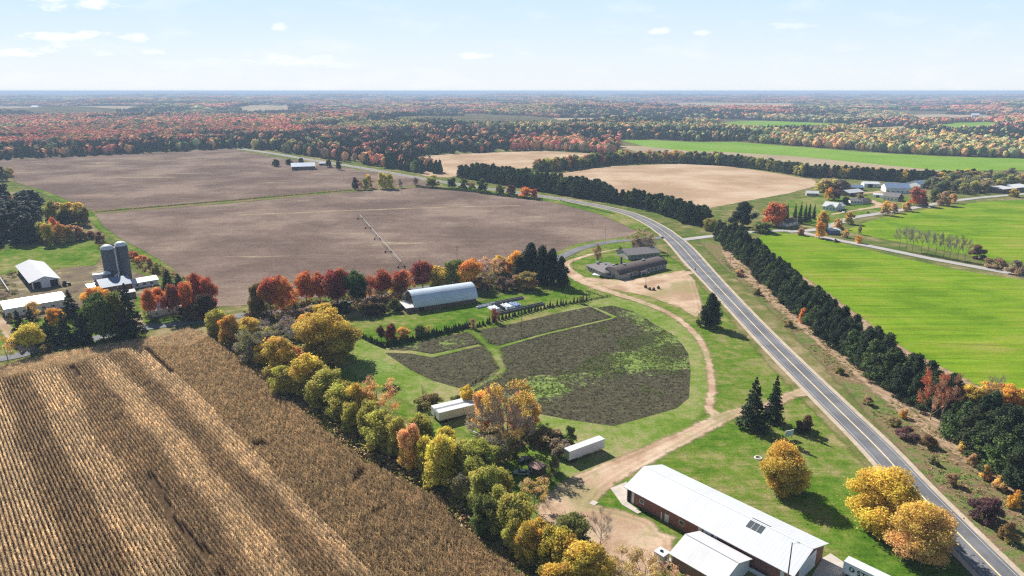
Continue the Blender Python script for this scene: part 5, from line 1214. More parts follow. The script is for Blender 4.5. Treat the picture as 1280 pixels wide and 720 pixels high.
# the farm trees
for (k, cx, tp, bs, w, a, b, lb) in [
 ('dec',119,358,388,28,'orange','gold','bright orange tree left of the silos'),('dec',125,363,424,34,'green','lgreen','tall ivy green tree in front of the farm yard, left half'),('dec',144,362,420,24,'green','ygreen','tall ivy green tree in front of the farm yard, right half'),
 ('spruce',160,358,422,30,'blue','dgreen','dark tall spruce below the silos'),('spruce',87,364,396,21,'blue','pine','dark pointed spruce at the right end of the low white barn'),('thin',40,374,396,16,'tan','gold','thin tan tree in front of the low white barn'),
 ('dec',69,385,408,19,'orange','gold','orange tree in front of the low white barn'),('spruce',24,390,428,22,'blue','dgreen','dark spruce at the left of the roadside group'),('spruce',40,386,430,24,'blue','pine','second dark spruce from the left by the road'),
 ('spruce',60,398,432,22,'blue','dgreen','dark spruce behind the yellow roadside tree'),('spruce',80,391,430,22,'pine2','blue','grey green spruce in the roadside group'),('spruce',99,393,430,20,'blue','pine','rightmost dark spruce of the roadside group'),
 ('tall',35,404,443,31,'yellow','ygreen','yellow crowned tree with visible trunk by the side road'),('sparse',7,424,452,20,'gold','tan','half bare yellow tree at the left edge by the road'),('bush',58,428,440,16,'brown','olive','brown shrub at the corner of the cornfield'),
 ('thin',183,370,393,14,'purple','brown','bare purplish tree beside the farm drive'),('tall',187,361,398,21,'red','orange','orange red maple at the left end of the farmhouse'),('dec',197,359,388,18,'orange','red','orange maple behind the farmhouse'),
 ('tall',213,355,398,23,'crimson','maroon','wine crimson maple over the farmhouse roof'),('tall',231,353,395,20,'red','orange','salmon red maple right of the farmhouse'),('dec',246,342,386,25,'crimson','red','dark crimson maple behind the farmhouse garden'),
 ('dec',259,345,388,20,'red','crimson','bright red maple at the edge of the plowed field'),('dec',256,366,396,26,'dgreen','maroon','dark green and maroon tree at the road bend'),('spruce',209,338,362,16,'blue','pine','low dark spruce behind the maples, left one'),
 ('spruce',223,343,362,14,'blue','pine','low dark spruce behind the maples, right one'),('bush',246,372,388,10,'pink','red','small pink bush in front of the dark green tree'),('bush',228,384,398,18,'dgreen','maroon','dark shrub at the right end of the farmhouse'),
 ('dec',242,378,400,22,'dgreen','brown','shaded low tree beside the side road hedge'),('bush',12,390,402,10,'green','tan','small bush at the left end of the low white barn'),('spruce',150,372,418,18,'blue','dgreen','narrow dark spruce between the ivy trees and the tall spruce'),('dec',106,385,424,14,'green','dgreen','narrow green tree left of the ivy green trees')]:
    T(k, cx, tp, bs, w, a, b, lb, cat='shrub' if k == 'bush' else 'tree')
# left woods
rs = random.Random(4)
for i in range(70):
    cx = rs.uniform(-80, 44); by = rs.uniform(268, 312) - (6 if cx > 20 else 0)
    if by > 309 - max(0, cx) * .12: by = 305 - max(0, cx) * .1
    T('pine', cx, by - rs.uniform(29, 34) * (1 if by > 285 else .8), by, rs.uniform(24, 30), 'blue', 'pine', 'dark conifer packed in the dense plantation left of the pasture', group='conifers of the left plantation', lod=True)
mixw = [(64,252,278,18,'olive','ygreen','olive'),(72,252,276,16,'peach','olive','pinkish'),(84,250,280,20,'yellow','olive','yellow topped'),(97,252,280,20,'gold','olive','golden topped'),(104,258,282,14,'olive','brown','brownish olive'),(78,262,282,14,'green','dgreen','dark green'),
        (52,275,302,16,'ygreen','olive','pale green yellow'),(60,276,306,16,'gold','olive','gold and green'),(67,273,300,14,'red','orange','bright orange red'),(76,278,304,18,'orange','olive','orange topped'),(87,279,302,16,'peach','olive','peach coloured'),(97,281,300,16,'peach','brown','pale rust'),
        (104,290,300,10,'olive','brown','low brown'),(112,288,298,12,'maroon','brown','low maroon'),(124,290,302,12,'brown','maroon','brown thorny'),(12,243,262,14,'peach','olive','peach topped'),(20,246,264,12,'brown','peach','rust brown'),(3,230,262,18,'blue','dgreen','very dark green'),(-12,222,262,24,'blue','dgreen','black green'),(2,209,226,16,'dgreen','olive','deep green'),
        (10,208,221,12,'olive','peach','small olive')]
for (cx, tp, bs, w, a, b, s_) in mixw:
    T('dec', cx, tp, bs, w, a, b, s_ + ' tree at the rim of the left woods, ' + ('against the plowed field' if bs < 285 else 'above the pasture'), group='mixed trees of the left woods', lod=True)
for (cx, tp, bs, w, a, b, lb) in [(165,312,322,14,'red','peach','red brown bush strip on the field edge right of the silos, first'),(176,317,327,14,'orange','peach','orange bush on the field edge right of the silos, second'),(187,322,334,15,'peach','olive','peach bush on the field edge right of the silos, third'),(196,328,340,14,'olive','ygreen','olive bush on the field edge above the milk house'),(140,304,314,12,'brown','olive','brown scrub behind the left silo'),(207,335,345,10,'olive','brown','olive scrub right of the milk house')]:
    T('bush', cx, tp, bs, w, a, b, lb, cat='shrub')
# far lone trees on the plowed field and by the lone barn
for (k, cx, tp, bs, w, a, b, lb) in [('dec',345,199,208,9,'blue','dgreen','dark round tree left of the lone blue roofed barn'),('dec',361,199,206,9,'dgreen','blue','dark tree behind the lone blue roofed barn'),('dec',376,197,204,6,'blue','dgreen','small dark tree behind the barn ridge'),('dec',411,199,209,7,'blue','dgreen','dark tree right of the lone barn'),('dec',423,200,212,7,'blue','dgreen','dark tree nearest the highway right of the lone barn'),
   ('dec',444,222,237,9,'maroon','dgreen','dark maroon tree first in the hedge end group'),('thin',451,224,237,7,'tan','peach','pale tan sapling in the hedge end group'),('dec',457,222,237,9,'lgreen','ygreen','light green slim tree in the hedge end group'),('dec',461,218,235,9,'gold','tan','golden tree in the hedge end group'),
   ('dec',478,214,236,12,'yellow','ygreen','lemon yellow tree at the hedge end, left half'),('dec',486,214,236,12,'ygreen','yellow','lemon green tree at the hedge end, right half'),('thin',500,222,235,7,'grey','tan','grey bare tree by the hedge end pole'),('thin',519,221,231,8,'purple','brown','purplish bush tree by the far highway'),('dec',541,219,234,17,'ygreen','green','round yellow green tree by the far highway'),
   ('dec',565,222,235,12,'dgreen','green','dark green round tree by the highway'),('dec',579,221,236,11,'green','olive','green round tree by the highway'),('dec',590,226,237,10,'tan','ygreen','straw coloured tree by the highway'),('dec',603,224,239,13,'green','dgreen','deep green tree before the pine block'),('dec',625,231,242,12,'green','olive','green grey shrub tree by the highway'),
   ('dec',639,231,243,12,'maroon','brown','purple brown tree before the pine block'),('dec',657,233,247,15,'red','orange','bright red round tree beside the highway'),('dec',668,236,247,8,'crimson','red','small crimson tree beside the bright red one')]:
    T(k, cx, tp, bs, w, a, b, lb, lod=(k == 'dec'))
hedge((520,234),(600,241), 2, 2.2, 'low dark hedge along the far highway, left part', 3); hedge((600,242),(676,251), 3, 2.6, 'low dark hedge along the far highway, right part', 4)
hedge((120,265.5),(440,238), 2, 1.3, 'thin dark hedge dividing the plowed field', 5, ('olive','dgreen'))
hedge((700,251),(768,268), 2, 1.0, 'low weedy ditch growth beside the curving highway', 6, ('lgreen','green'))
MASS = []
def line_trees(kind, pts, n, rows, sp, hr_, wr_, cols, label, group, seed, lod=True, name=None, side=1.0, jitter=2.0, mass=False):
    """n trees per row spaced along a pixel polyline; rows stand behind each other"""
    P = smooth_line([at_h(*p) for p in pts], 2.0); P = np.array(P)[:, :2]
    S = np.r_[0, np.cumsum(np.linalg.norm(np.diff(P, axis=0), axis=1))]; rg = random.Random(seed); out = []
    for r in range(rows):
        for k in range(n):
            s = S[-1] * (k + .5 * (r % 2) + .25) / n
            x = np.interp(s, S, P[:, 0]); y = np.interp(s, S, P[:, 1]); x2 = np.interp(s + 3, S, P[:, 0]) - np.interp(s - 3, S, P[:, 0]); y2 = np.interp(s + 3, S, P[:, 1]) - np.interp(s - 3, S, P[:, 1])
            q = math.hypot(x2, y2) + 1e-9; nx_, ny_ = -y2 / q * side, x2 / q * side
            x += nx_ * r * sp + rg.uniform(-1, 1) * jitter; y += ny_ * r * sp + rg.uniform(-1, 1) * jitter
            c = rg.choice(cols); kk = rg.choice(kind) if isinstance(kind, list) else c[2] if len(c) > 2 else kind
            if kk in ('thin', 'sparse', 'tall', 'big', 'column'): kk = 'dec'
            if mass: MASS.append((kk, x, y, rg.uniform(*wr_), rg.uniform(*hr_), c[0], c[1])); continue
            out.append(plant(kk, (x, y), rg.uniform(*wr_), rg.uniform(*hr_), c[0], c[1], label, 'tree', name, group, lod=lod))
    return out
PC = [('pine','dgreen'), ('pine','pine2'), ('pine','green'), ('pine2','green'), ('dgreen','pine2')]
# the windbreak right of the highway
line_trees('pine', [(897,298),(925,322),(965,362),(1030,420),(1100,476),(1170,520)], 54, 3, 4.3, (10.5, 15.2), (8, 11.5), PC, 'dark pine in the dense windbreak between highway and bright green field', 'pines of the windbreak', 11, lod=False, side=1, jitter=1.1)
line_trees('pine', [(1192,540),(1230,575),(1275,615),(1340,660)], 12, 4, 5.6, (11, 15.5), (9.5, 12.5), PC, 'dark green pine in the thick lower end of the windbreak at the right edge', 'pines of the windbreak lower end', 12, lod=False, side=1, jitter=1.6)
for (k, cx, tp, bs, w, a, b, lb) in [('sparse',1168,470,525,26,'red','brown','rust red dying tree with bare twigs in the gap of the windbreak'),('sparse',1180,478,532,24,'brown','peach','brown half bare tree in the gap of the windbreak'),('dec',1163,484,505,14,'orange','red','small flaming orange tree at the windbreak gap'),
      ('dec',1004,385,404,8,'orange','peach','little rust orange tree on the verge side of the windbreak'),('thin',1021,398,414,7,'peach','orange','little peach tree on the verge side of the windbreak'),('bare',1241,477,512,20,'grey','grey','bare grey tree behind the lower pines'),
      ('dec',1215,482,500,26,'gold','olive','golden tree behind the lower pines, left one'),('dec',1238,480,502,28,'gold','yellow','yellow tree behind the lower pines, middle one'),('dec',1262,482,506,30,'gold','orange','golden orange tree behind the lower pines at the right edge'),('dec',1200,483,498,16,'orange','gold','low orange tree where the bright field ends'),('dec',1290,484,510,30,'yellow','olive','yellow tree partly beyond the right edge')]:
    T(k, cx, tp, bs, w, a, b, lb)
# pine belt beyond the highway
line_trees('pine', [(577,222),(620,229),(660,236),(700,243),(745,250),(790,258),(832,268),(872,283)], 58, 1, 8, (14, 17), (12, 15), PC, 'dark pine in the front row of the belt behind the highway', 'front pines of the highway belt', 13, side=1, mass=True)
line_trees('pine', [(577,221),(620,228),(660,235),(700,242),(740,248)], 32, 3, 12, (15, 18), (14, 17), PC + [('green','olive','dec'), ('dgreen','olive','dec')], 'dark tree in the deep block of the belt behind the highway', 'deep block of the highway belt', 14, side=1, mass=True)
line_trees('pine', [(790,257),(832,267),(872,282)], 14, 2, 9, (13, 16), (12, 14), PC, 'dark pine in the back row near the road junction', 'junction pines', 15, side=1, mass=True)
T('dec', 888, 272, 288, 16, 'ygreen', 'olive', 'yellow green bush tree at the pale road junction')
MC = [('green','dgreen'), ('olive','green'), ('ygreen','olive'), ('dgreen','green'), ('peach','olive'), ('brown','olive'), ('tan','olive'), ('green','olive'), ('red','brown'), ('gold','olive')]
line_trees('dec', [(668,214),(700,213),(740,208),(790,204),(850,203.5),(900,206)], 34, 2, 14, (15, 20), (13, 18), MC, 'autumn tree in the hedgerow above the round tan field, left part', 'left trees above the tan field', 16, side=1)
line_trees('dec', [(850,204),(905,207),(960,213),(1012,222)], 22, 2, 12, (14, 18), (12, 16), MC[:4] + [('green','dgreen','pine')], 'dark tree in the hedgerow above the round tan field, right part', 'right trees above the tan field', 17, side=1)
line_trees('pine', [(1018,221),(1060,223),(1120,227),(1180,230),(1225,228)], 34, 2, 12, (13, 16), (12, 15), PC + [('gold','olive','dec'), ('peach','brown','dec')], 'tree of the dark belt behind the hamlet', 'belt behind the hamlet', 18, side=1, mass=True)
line_trees('dec', [(1200,243),(1225,240),(1250,236),(1275,232),(1310,228)], 9, 4, 14, (12, 17), (13, 18), [('grey','olive'), ('olive','grey'), ('tan','olive'), ('lgreen','grey'), ('ygreen','grey')], 'greyish tree of the thicket above the right end of the hamlet road', 'grey thicket right of the hamlet', 19, side=1, jitter=4)
for (k, cx, tp, bs, w, a, b, lb) in [
 ('pine',930,253,284,30,'blue','dgreen','broad dark pine pair left of the orange village tree'),('dec',967,252,282,26,'red','orange','large orange red tree at the entrance of the hamlet'),('dec',977,253,281,14,'red','peach','salmon side crown of the hamlet entrance trees'),
 ('column',984,256,280,9,'blue','dgreen','dark narrow conifer touching the salmon tree'),('column',994,256,279,9,'blue','pine','dark narrow conifer second in the hamlet row'),('column',1001,254,279,9,'blue','dgreen','tallest narrow conifer of the hamlet row'),('column',1007,256,278,8,'blue','pine','dark narrow conifer fourth in the hamlet row'),('column',1012,255,277,8,'blue','dgreen','dark narrow conifer fifth in the hamlet row'),('column',1018,256,274,7,'blue','pine','lone narrow conifer right of the hamlet row'),
 ('dec',953,277,291,24,'lgreen','olive','pale green spreading tree beside the pale road'),('dec',1028,262,290,14,'gold','olive','tall golden olive tree at the fork'),('dec',1026,276,298,12,'orange','gold','orange tree with bare trunk at the fork'),('dec',1048,272,286,12,'peach','gold','peach coloured tree at the hamlet road'),('dec',1062,264,280,12,'gold','olive','golden bush tree at the hamlet road bend'),
 ('dec',1037,234,250,11,'orange','gold','round orange tree in the middle of the hamlet'),('dec',1046,236,250,10,'maroon','purple','round plum coloured tree beside the round orange one'),('dec',1058,245,256,9,'dgreen','blue','dark round bush behind the white house'),('dec',1031,223,240,20,'tan','ygreen','straw coloured thicket tree left of the hamlet, first'),('dec',1043,222,240,20,'ygreen','tan','straw green thicket tree, second'),('dec',1052,223,241,20,'grey','brown','grey brown thicket tree, third'),
 ('dec',1108,251,269,13,'gold','tan','golden tree by the hamlet road, left one'),('dec',1117,253,266,11,'peach','tan','peach tree by the hamlet road, second'),('dec',1134,252,264,11,'gold','tan','golden small tree by the hamlet road, third'),('dec',1148,233,257,19,'pink','red','vivid crimson pink tree in the hamlet'),('dec',1154,244,257,12,'dgreen','olive','dark green tree below the vivid crimson tree'),
 ('dec',1168,236,252,12,'green','olive','green tree right of the vivid crimson one'),('dec',1181,240,257,16,'tan','brown','brown tan tree beside the hamlet road end'),('dec',1178,225,240,17,'lgreen','grey','grey green tree behind the hamlet'),('dec',1075,242,252,10,'tan','olive','olive tree in front of the dark walled shed'),('dec',1192,241,254,8,'peach','gold','peach bush at the pale drive'),
 ('dec',1057,286,297,8,'gold','tan','little golden tree right of the blue shed'),('dec',1074,294,304,8,'orange','gold','little orange tree on the pale road'),('dec',1001,284,294,9,'peach','brown','little peach bush by the pale road'),('thin',1075,280,293,5,'olive','grey','slim tree alone at the tip of the bright field'),('bush',1044,298,303,6,'brown','olive','low brown bush by the blue shed'),
 ('dec',1268,236,246,12,'gold','olive','yellow bush at the end of the right edge shed'),('bush',1223,305,323,22,'brown','purple','brown thicket right of the bare tree row'),('bush',1245,318,335,26,'brown','tan','wide brown thicket along the pale road near the right edge'),('bush',1270,324,342,26,'grey','tan','grey tan thicket at the right edge by the pale road')]:
    T(k, cx, tp, bs, w, a, b, lb, lod=(k == 'dec'), cat='shrub' if k == 'bush' else 'tree')
for i, cx in enumerate([1126, 1134, 1142, 1153, 1161, 1171, 1181, 1189, 1198, 1208]):
    by = 312 + (cx - 1126) * .19; T('bare', cx, by - 24 - (i % 3), by, 14, 'grey', 'grey', 'leafless grey tree in the row between the bright field and pale road', group='leafless tree row')
# upright evergreen shrubs in a line north of the garden
AR = 'upright evergreens edging the garden'
def arb(pts, n, h0, h1, w0, w1, seed, a='green', b='dgreen', lb=''):
    P = smooth_line([at(*p) for p in pts], 1.0); P = np.array(P)[:, :2]; S = np.r_[0, np.cumsum(np.linalg.norm(np.diff(P, axis=0), axis=1))]; rg = random.Random(seed)
    for k in range(n):
        s = S[-1] * (k + rg.uniform(-.25, .25) + .5) / n
        plant('spruce', (np.interp(s, S, P[:, 0]), np.interp(s, S, P[:, 1])), rg.uniform(w0, w1), rg.uniform(h0, h1), a, b, lb, 'shrub', 'upright_evergreen', AR + ' ' + lb.split()[0], lod=True)
arb([(443,417),(462,427),(480,435)], 22, 2.0, 3.4, 1.4, 2.2, 1, lb='short dark evergreen in the slanting row left of the garden corner')
arb([(481,434),(520,425),(560,416),(588,408)], 34, 2.2, 4.0, 2.0, 3.2, 2, lb='dense dark evergreen in the row below the small golden trees')
arb([(590,411),(640,396),(690,384),(735,376)], 36, 2.0, 4.2, 1.2, 2.0, 3, lb='separate upright evergreen in the row above the dark garden')
hedge((590,411.5),(690,384.5), 1, .7, 'low dark growth under the upright evergreens', 12); hedge((690,384.5),(762,371), 1.2, 1.0, 'low dark hedge running to the dirt lot corner', 7); hedge((664,368),(700,361), .8, .6, 'thin dark hedge line on the lawn below the round bush', 8, ('olive','dgreen')); hedge((733,364),(754,371), .8, .7, 'short dark hedge at the edge of the dirt lot', 9)
# ------------------------------------------------------------------ instanced masses: far woods, corn, undergrowth
def gn_scatter(name, pts, rotz, scl, idx, cA, cB, sources, kind='stuff', label=None, cat=None, tilt=None):
    me = bpy.data.meshes.new(name); n = len(pts)
    me.vertices.add(n); me.vertices.foreach_set('co', np.asarray(pts, np.float32).ravel())
    def at_(nm, typ, v, key='value'):
        a = me.attributes.new(nm, typ, 'POINT'); a.data.foreach_set(key, np.asarray(v).ravel())
    at_('rz', 'FLOAT', rotz.astype(np.float32)); at_('sc', 'FLOAT_VECTOR', scl.astype(np.float32), 'vector'); at_('vi', 'INT', idx.astype(np.int32))
    at_('colA', 'FLOAT_COLOR', np.c_[cA, np.ones(n)].astype(np.float32), 'color'); at_('colB', 'FLOAT_COLOR', np.c_[cB, np.ones(n)].astype(np.float32), 'color')
    o = obj(name, me); tag(o, label, cat, None, kind)
    c = bpy.data.collections.new(name + '_parts')
    for i, s_ in enumerate(sources):
        q = bpy.data.objects.new('part_%02d' % i, s_); c.objects.link(q)
    ng = bpy.data.node_groups.new(name, 'GeometryNodeTree'); ng.interface.new_socket('Geometry', in_out='INPUT', socket_type='NodeSocketGeometry'); ng.interface.new_socket('Geometry', in_out='OUTPUT', socket_type='NodeSocketGeometry')
    t = ng.nodes; gi = t.new('NodeGroupInput'); go = t.new('NodeGroupOutput')
    mp = t.new('GeometryNodeMeshToPoints'); ci = t.new('GeometryNodeCollectionInfo'); ci.inputs['Collection'].default_value = c; ci.inputs['Separate Children'].default_value = True; ci.inputs['Reset Children'].default_value = True
    ip = t.new('GeometryNodeInstanceOnPoints'); ip.inputs['Pick Instance'].default_value = True
    def na(nm, typ):
        k = t.new('GeometryNodeInputNamedAttribute'); k.data_type = typ; k.inputs['Name'].default_value = nm; return k.outputs[0]
    cx = t.new('ShaderNodeCombineXYZ'); L = ng.links
    L.new(gi.outputs[0], mp.inputs['Mesh']); L.new(mp.outputs[0], ip.inputs['Points']); L.new(ci.outputs[0], ip.inputs['Instance']); L.new(na('vi', 'INT'), ip.inputs['Instance Index'])
    L.new(na('rz', 'FLOAT'), cx.inputs[2])
    e2r = t.new('FunctionNodeEulerToRotation'); L.new(cx.outputs[0], e2r.inputs[0]); L.new(e2r.outputs[0], ip.inputs['Rotation'])
    L.new(na('sc', 'FLOAT_VECTOR'), ip.inputs['Scale']); L.new(ip.outputs[0], go.inputs[0])
    md = o.modifiers.new('scatter', 'NODES'); md.node_group = ng
    return o
def blob(seed, conifer=False, quads_n=70):
    """a far tree: rough solid crown with leaf tufts around it (1 wide, 1 high)"""
    import bmesh
    from mathutils import noise as mn
    bm = bmesh.new(); bmesh.ops.create_icosphere(bm, subdivisions=2, radius=1)
    for v in bm.verts:
        k = mn.noise(v.co * 2.3 + Vector((seed * 3.1, 0, 0))) * .45 + mn.noise(v.co * 5 + Vector((0, seed, 0))) * .25
        c = v.co * (1 + k)
        if conifer: z = (c.z + 1) / 2; c = Vector((c.x * (1.15 - z), c.y * (1.15 - z), c.z))
        v.co = Vector((c.x * .44, c.y * .44, max(0, .52 + c.z * .48)))
    V = np.array([v.co[:] for v in bm.verts]); F = np.array([[v.index for v in f.verts] for f in bm.faces]); bm.free()
    rg = np.random.default_rng(seed); n = len(F)
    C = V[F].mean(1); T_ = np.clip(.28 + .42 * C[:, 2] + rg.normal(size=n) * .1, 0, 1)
    Vt = V[F].reshape(-1, 3)
    cen = rg.integers(0, n, quads_n); P = C[cen] * (1.04, 1.04, 1.03) + rg.normal(size=(quads_n, 3)) * .03; nr = C[cen] - (0, 0, .4) + rg.normal(size=(quads_n, 3)) * .3; nr /= np.linalg.norm(nr, axis=1)[:, None]
    Q, QF = quads(rg, P, nr, .085)
    # quads as two triangles
    QT = np.concatenate([QF[:, :3], QF[:, [0, 2, 3]]]); Vf = np.concatenate([Vt, Q]); Ff = np.concatenate([np.arange(3 * n).reshape(n, 3), QT + len(Vt)])
    tq = np.clip(.48 + rg.normal(size=quads_n) * .12, 0, 1); hq = rg.uniform(0, 1, quads_n)
    return mesh('tree_mass', Vf, Ff, M['far_leaf'], {'tint': ('FACE', np.r_[T_, tq, tq]), 'mixv': ('FACE', np.clip(np.r_[.5 + rg.normal(size=n) * .3, rg.uniform(0, 1, quads_n), rg.uniform(0, 1, quads_n)], 0, 1)), 'hue': ('FACE', np.r_[rg.uniform(0, 1, n), hq, hq])})
BL = [blob(s) for s in range(1, 7)] + [blob(s, True) for s in range(7, 10)]
g = np.random.default_rng(12)
def vnoise(x, y, s, seed):
    """cheap smooth value noise"""
    x = x / s; y = y / s; xi = np.floor(x).astype(np.int64); yi = np.floor(y).astype(np.int64); fx = x - xi; fy = y - yi; fx = fx * fx * (3 - 2 * fx); fy = fy * fy * (3 - 2 * fy)
    def h(a, b):
        v = (a * 374761393 + b * 668265263 + seed * 974711) & 0x7fffffff; v = ((v ^ (v >> 13)) * 1274126177) & 0x7fffffff; return ((v ^ (v >> 16)) & 0xffff) / 65535.
    return (h(xi, yi) * (1 - fx) + h(xi + 1, yi) * fx) * (1 - fy) + (h(xi, yi + 1) * (1 - fx) + h(xi + 1, yi + 1) * fx) * fy
def fbm(x, y, s, seed): return (vnoise(x, y, s, seed) + .5 * vnoise(x, y, s / 2.1, seed + 1) + .25 * vnoise(x, y, s / 4.3, seed + 2)) / 1.75
FOREST_NEAR = [at_h(*p) for p in [(-500,214),(-200,207),(0,200),(60,197),(140,194),(285,186.5),(305,185.5),(345,190),(430,202),(480,210.5),(520,216),(546,219.5),(560,217),(550,214),(502,199),(560,193),(640,189),(680,188),(740,191),(768,193),(772,188),(774,175),(820,174.5),(870,177),(920,176.5),(1000,183),(1090,190),(1180,195),(1290,198),(1500,206),(1900,214)]]
fan = [FOREST_NEAR[-1]] and FOREST_NEAR + [(9000, 3000), (14000, 13000), (0, 16000), (-14000, 13000), (-6000, 2000)]
CLEAR = [[at_h(*p) for p in q] for q in [
  [(880,157),(925,151.5),(975,151.5),(1060,155),(1055,162),(1000,163),(930,163),(895,161)], [(1160,157),(1200,153.5),(1243,153),(1247,162),(1195,166),(1170,163)], [(1120,143.5),(1180,143),(1240,145),(1240,152),(1200,152),(1140,149)], [(1075,160),(1130,158),(1135,166),(1090,168)],
  [(-20,133),(60,132),(190,134),(200,138),(60,138),(-20,139)], [(300,133),(360,133),(362,137),(300,137)], [(775,166.5),(850,165),(885,167.5),(810,170)], [(690,148),(780,146.5),(790,149.5),(700,151.5)], [(1060,132),(1200,131),(1210,134.5),(1070,135.5)], [(430,152),(500,151),(505,154),(440,155)], [(588,163),(622,163),(624,167),(590,167)], [(770,128),(990,128),(990,131.5),(770,131.5)],
  [(1003,168),(1055,168),(1055,174),(1003,174)], [(228,170),(262,170),(262,175),(228,175)], [(1208,143),(1232,143),(1232,147),(1208,147)]]]
def forest_pts(r0, r1, sp, seed):
    rg = np.random.default_rng(seed); a = RAD(44)
    n = int(a * (r1 * r1 - r0 * r0) / (sp * sp)); r = np.sqrt(rg.uniform(r0 * r0, r1 * r1, n)); th = rg.uniform(-a, a, n)
    x = r * np.sin(th); y = r * np.cos(th)
    s = sdf_poly(fan, x, y); keep = s > 2
    for c in CLEAR: keep &= sdf_poly(c, x, y) < -4
    clr = fbm(x, y * 1.0, 900., 77); keep &= ~((clr > .62) & (r > 2100) & (sdf_poly(fan, x, y) > 200))
    return x[keep], y[keep]
PAL = {'red': ((.78, .27, .19), (.55, .21, .15)), 'orange': ((.85, .42, .18), (.6, .33, .18)), 'gold': ((.78, .58, .2), (.5, .4, .15)), 'olive': ((.32, .33, .12), (.19, .21, .08)), 'green': ((.12, .17, .06), (.08, .12, .045)), 'conifer': ((.035, .065, .042), (.05, .075, .04)), 'brown': ((.48, .32, .2), (.3, .23, .14)), 'pale': ((.52, .52, .24), (.32, .35, .16))}
def forest_cols(x, y, rg):
    n = len(x); con = fbm(x, y, 380, 5); red = fbm(x, y, 900, 21); d = np.hypot(x, y); az = x / np.maximum(y, 1)
    # the red maple woods lie to the left and along the right horizon, conifers along the near edges
    redb = red + .3 * np.exp(-((az + .55) / .35) ** 2) * ((d > 1500) & (d < 3600)) + .1 * (az > .3) * (d > 2300) + .05
    conb = con + .22 * (d < 1600) * (az < .0) + .12 * (d < 1900) * (az > -.45) * (az < .0) + .1 * (az > -.2) * (d < 2800) - .2 * ((az < -.3) & (d > 1650) & (d < 3600))
    u = (rg.uniform(0, 1, n) * .62 + 1.1 * (fbm(x, y, 75., 91) - .16)) % 1.0; names = np.full(n, 'olive', dtype=object)
    isred = redb > .57
    names[isred] = np.where(u[isred] < .5, 'red', np.where(u[isred] < .72, 'orange', np.where(u[isred] < .82, 'brown', np.where(u[isred] < .88, 'olive', 'green'))))
    o = ~isred
    names[o] = np.where(u[o] < .2, 'olive', np.where(u[o] < .46, 'green', np.where(u[o] < .6, 'pale', np.where(u[o] < .72, 'gold', np.where(u[o] < .8, 'orange', np.where(u[o] < .88, 'brown', 'conifer'))))))
    c = (conb > .54) & (rg.uniform(0, 1, n) < .88); names[c] = 'conifer'
    A = np.array([PAL[k][0] for k in names]); Bc = np.array([PAL[k][1] for k in names]); j = rg.uniform(.85, 1.12, (n, 1)) * (.72 + .5 * fbm(x, y, 260., 55))[:, None]
    return names, A * j, Bc * j
def forest(name, r0, r1, sp, wr, hr_, seed, label):
    x, y = forest_pts(r0, r1, sp, seed); rg = np.random.default_rng(seed + 50); n = len(x); nm, A, Bc = forest_cols(x, y, rg)
    con = nm == 'conifer'; vi = np.where(con, rg.integers(6, 9, n), rg.integers(0, 6, n)); q_ = rg.uniform(0, 1, n) ** 1.6; w = wr[0] * .75 + (wr[1] * 1.2 - wr[0] * .75) * q_; w = np.where(con, w * .72, w); h = hr_[0] * .8 + (hr_[1] * 1.05 - hr_[0] * .8) * (.6 * q_ + .4 * rg.uniform(0, 1, n))
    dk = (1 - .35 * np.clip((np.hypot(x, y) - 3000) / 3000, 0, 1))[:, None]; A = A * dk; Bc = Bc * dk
    vm = vi; ht = hgt(x, y)
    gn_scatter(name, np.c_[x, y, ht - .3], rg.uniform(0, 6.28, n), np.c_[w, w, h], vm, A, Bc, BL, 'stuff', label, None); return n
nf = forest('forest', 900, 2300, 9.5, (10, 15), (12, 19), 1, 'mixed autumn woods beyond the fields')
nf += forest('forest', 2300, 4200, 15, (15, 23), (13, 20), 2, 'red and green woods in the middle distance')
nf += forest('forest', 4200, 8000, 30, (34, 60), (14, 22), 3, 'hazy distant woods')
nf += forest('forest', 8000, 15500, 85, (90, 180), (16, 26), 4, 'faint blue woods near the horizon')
print('forest', nf)
# the distant pine belts
def far_version(kind, k):
    me = LOD[kind][k].copy(); me.materials.clear(); me.materials.append(M['far_leaf']); me.materials.append(M['bark']); return me
BSRC = [far_version('pine', k) for k in range(4)] + [far_version('dec', k) for k in range(4)]
rgm = np.random.default_rng(3); n = len(MASS)
gn_scatter('pine_belt', np.array([(m[1], m[2], float(hgt(m[1], m[2]))) for m in MASS]), rgm.uniform(0, 6.28, n), np.array([(m[3] / 8, m[3] / 8, m[4] / 10) for m in MASS]), np.array([(0 if m[0] == 'pine' else 4) + int(rgm.integers(0, 4)) for m in MASS]),
    np.array([CL[m[5]] for m in MASS]) * rgm.uniform(.85, 1.15, (n, 1)), np.array([CL[m[6]] for m in MASS]), BSRC, 'stuff', 'dark belts of distant pines behind the highway and the hamlet')
print('belt', n)
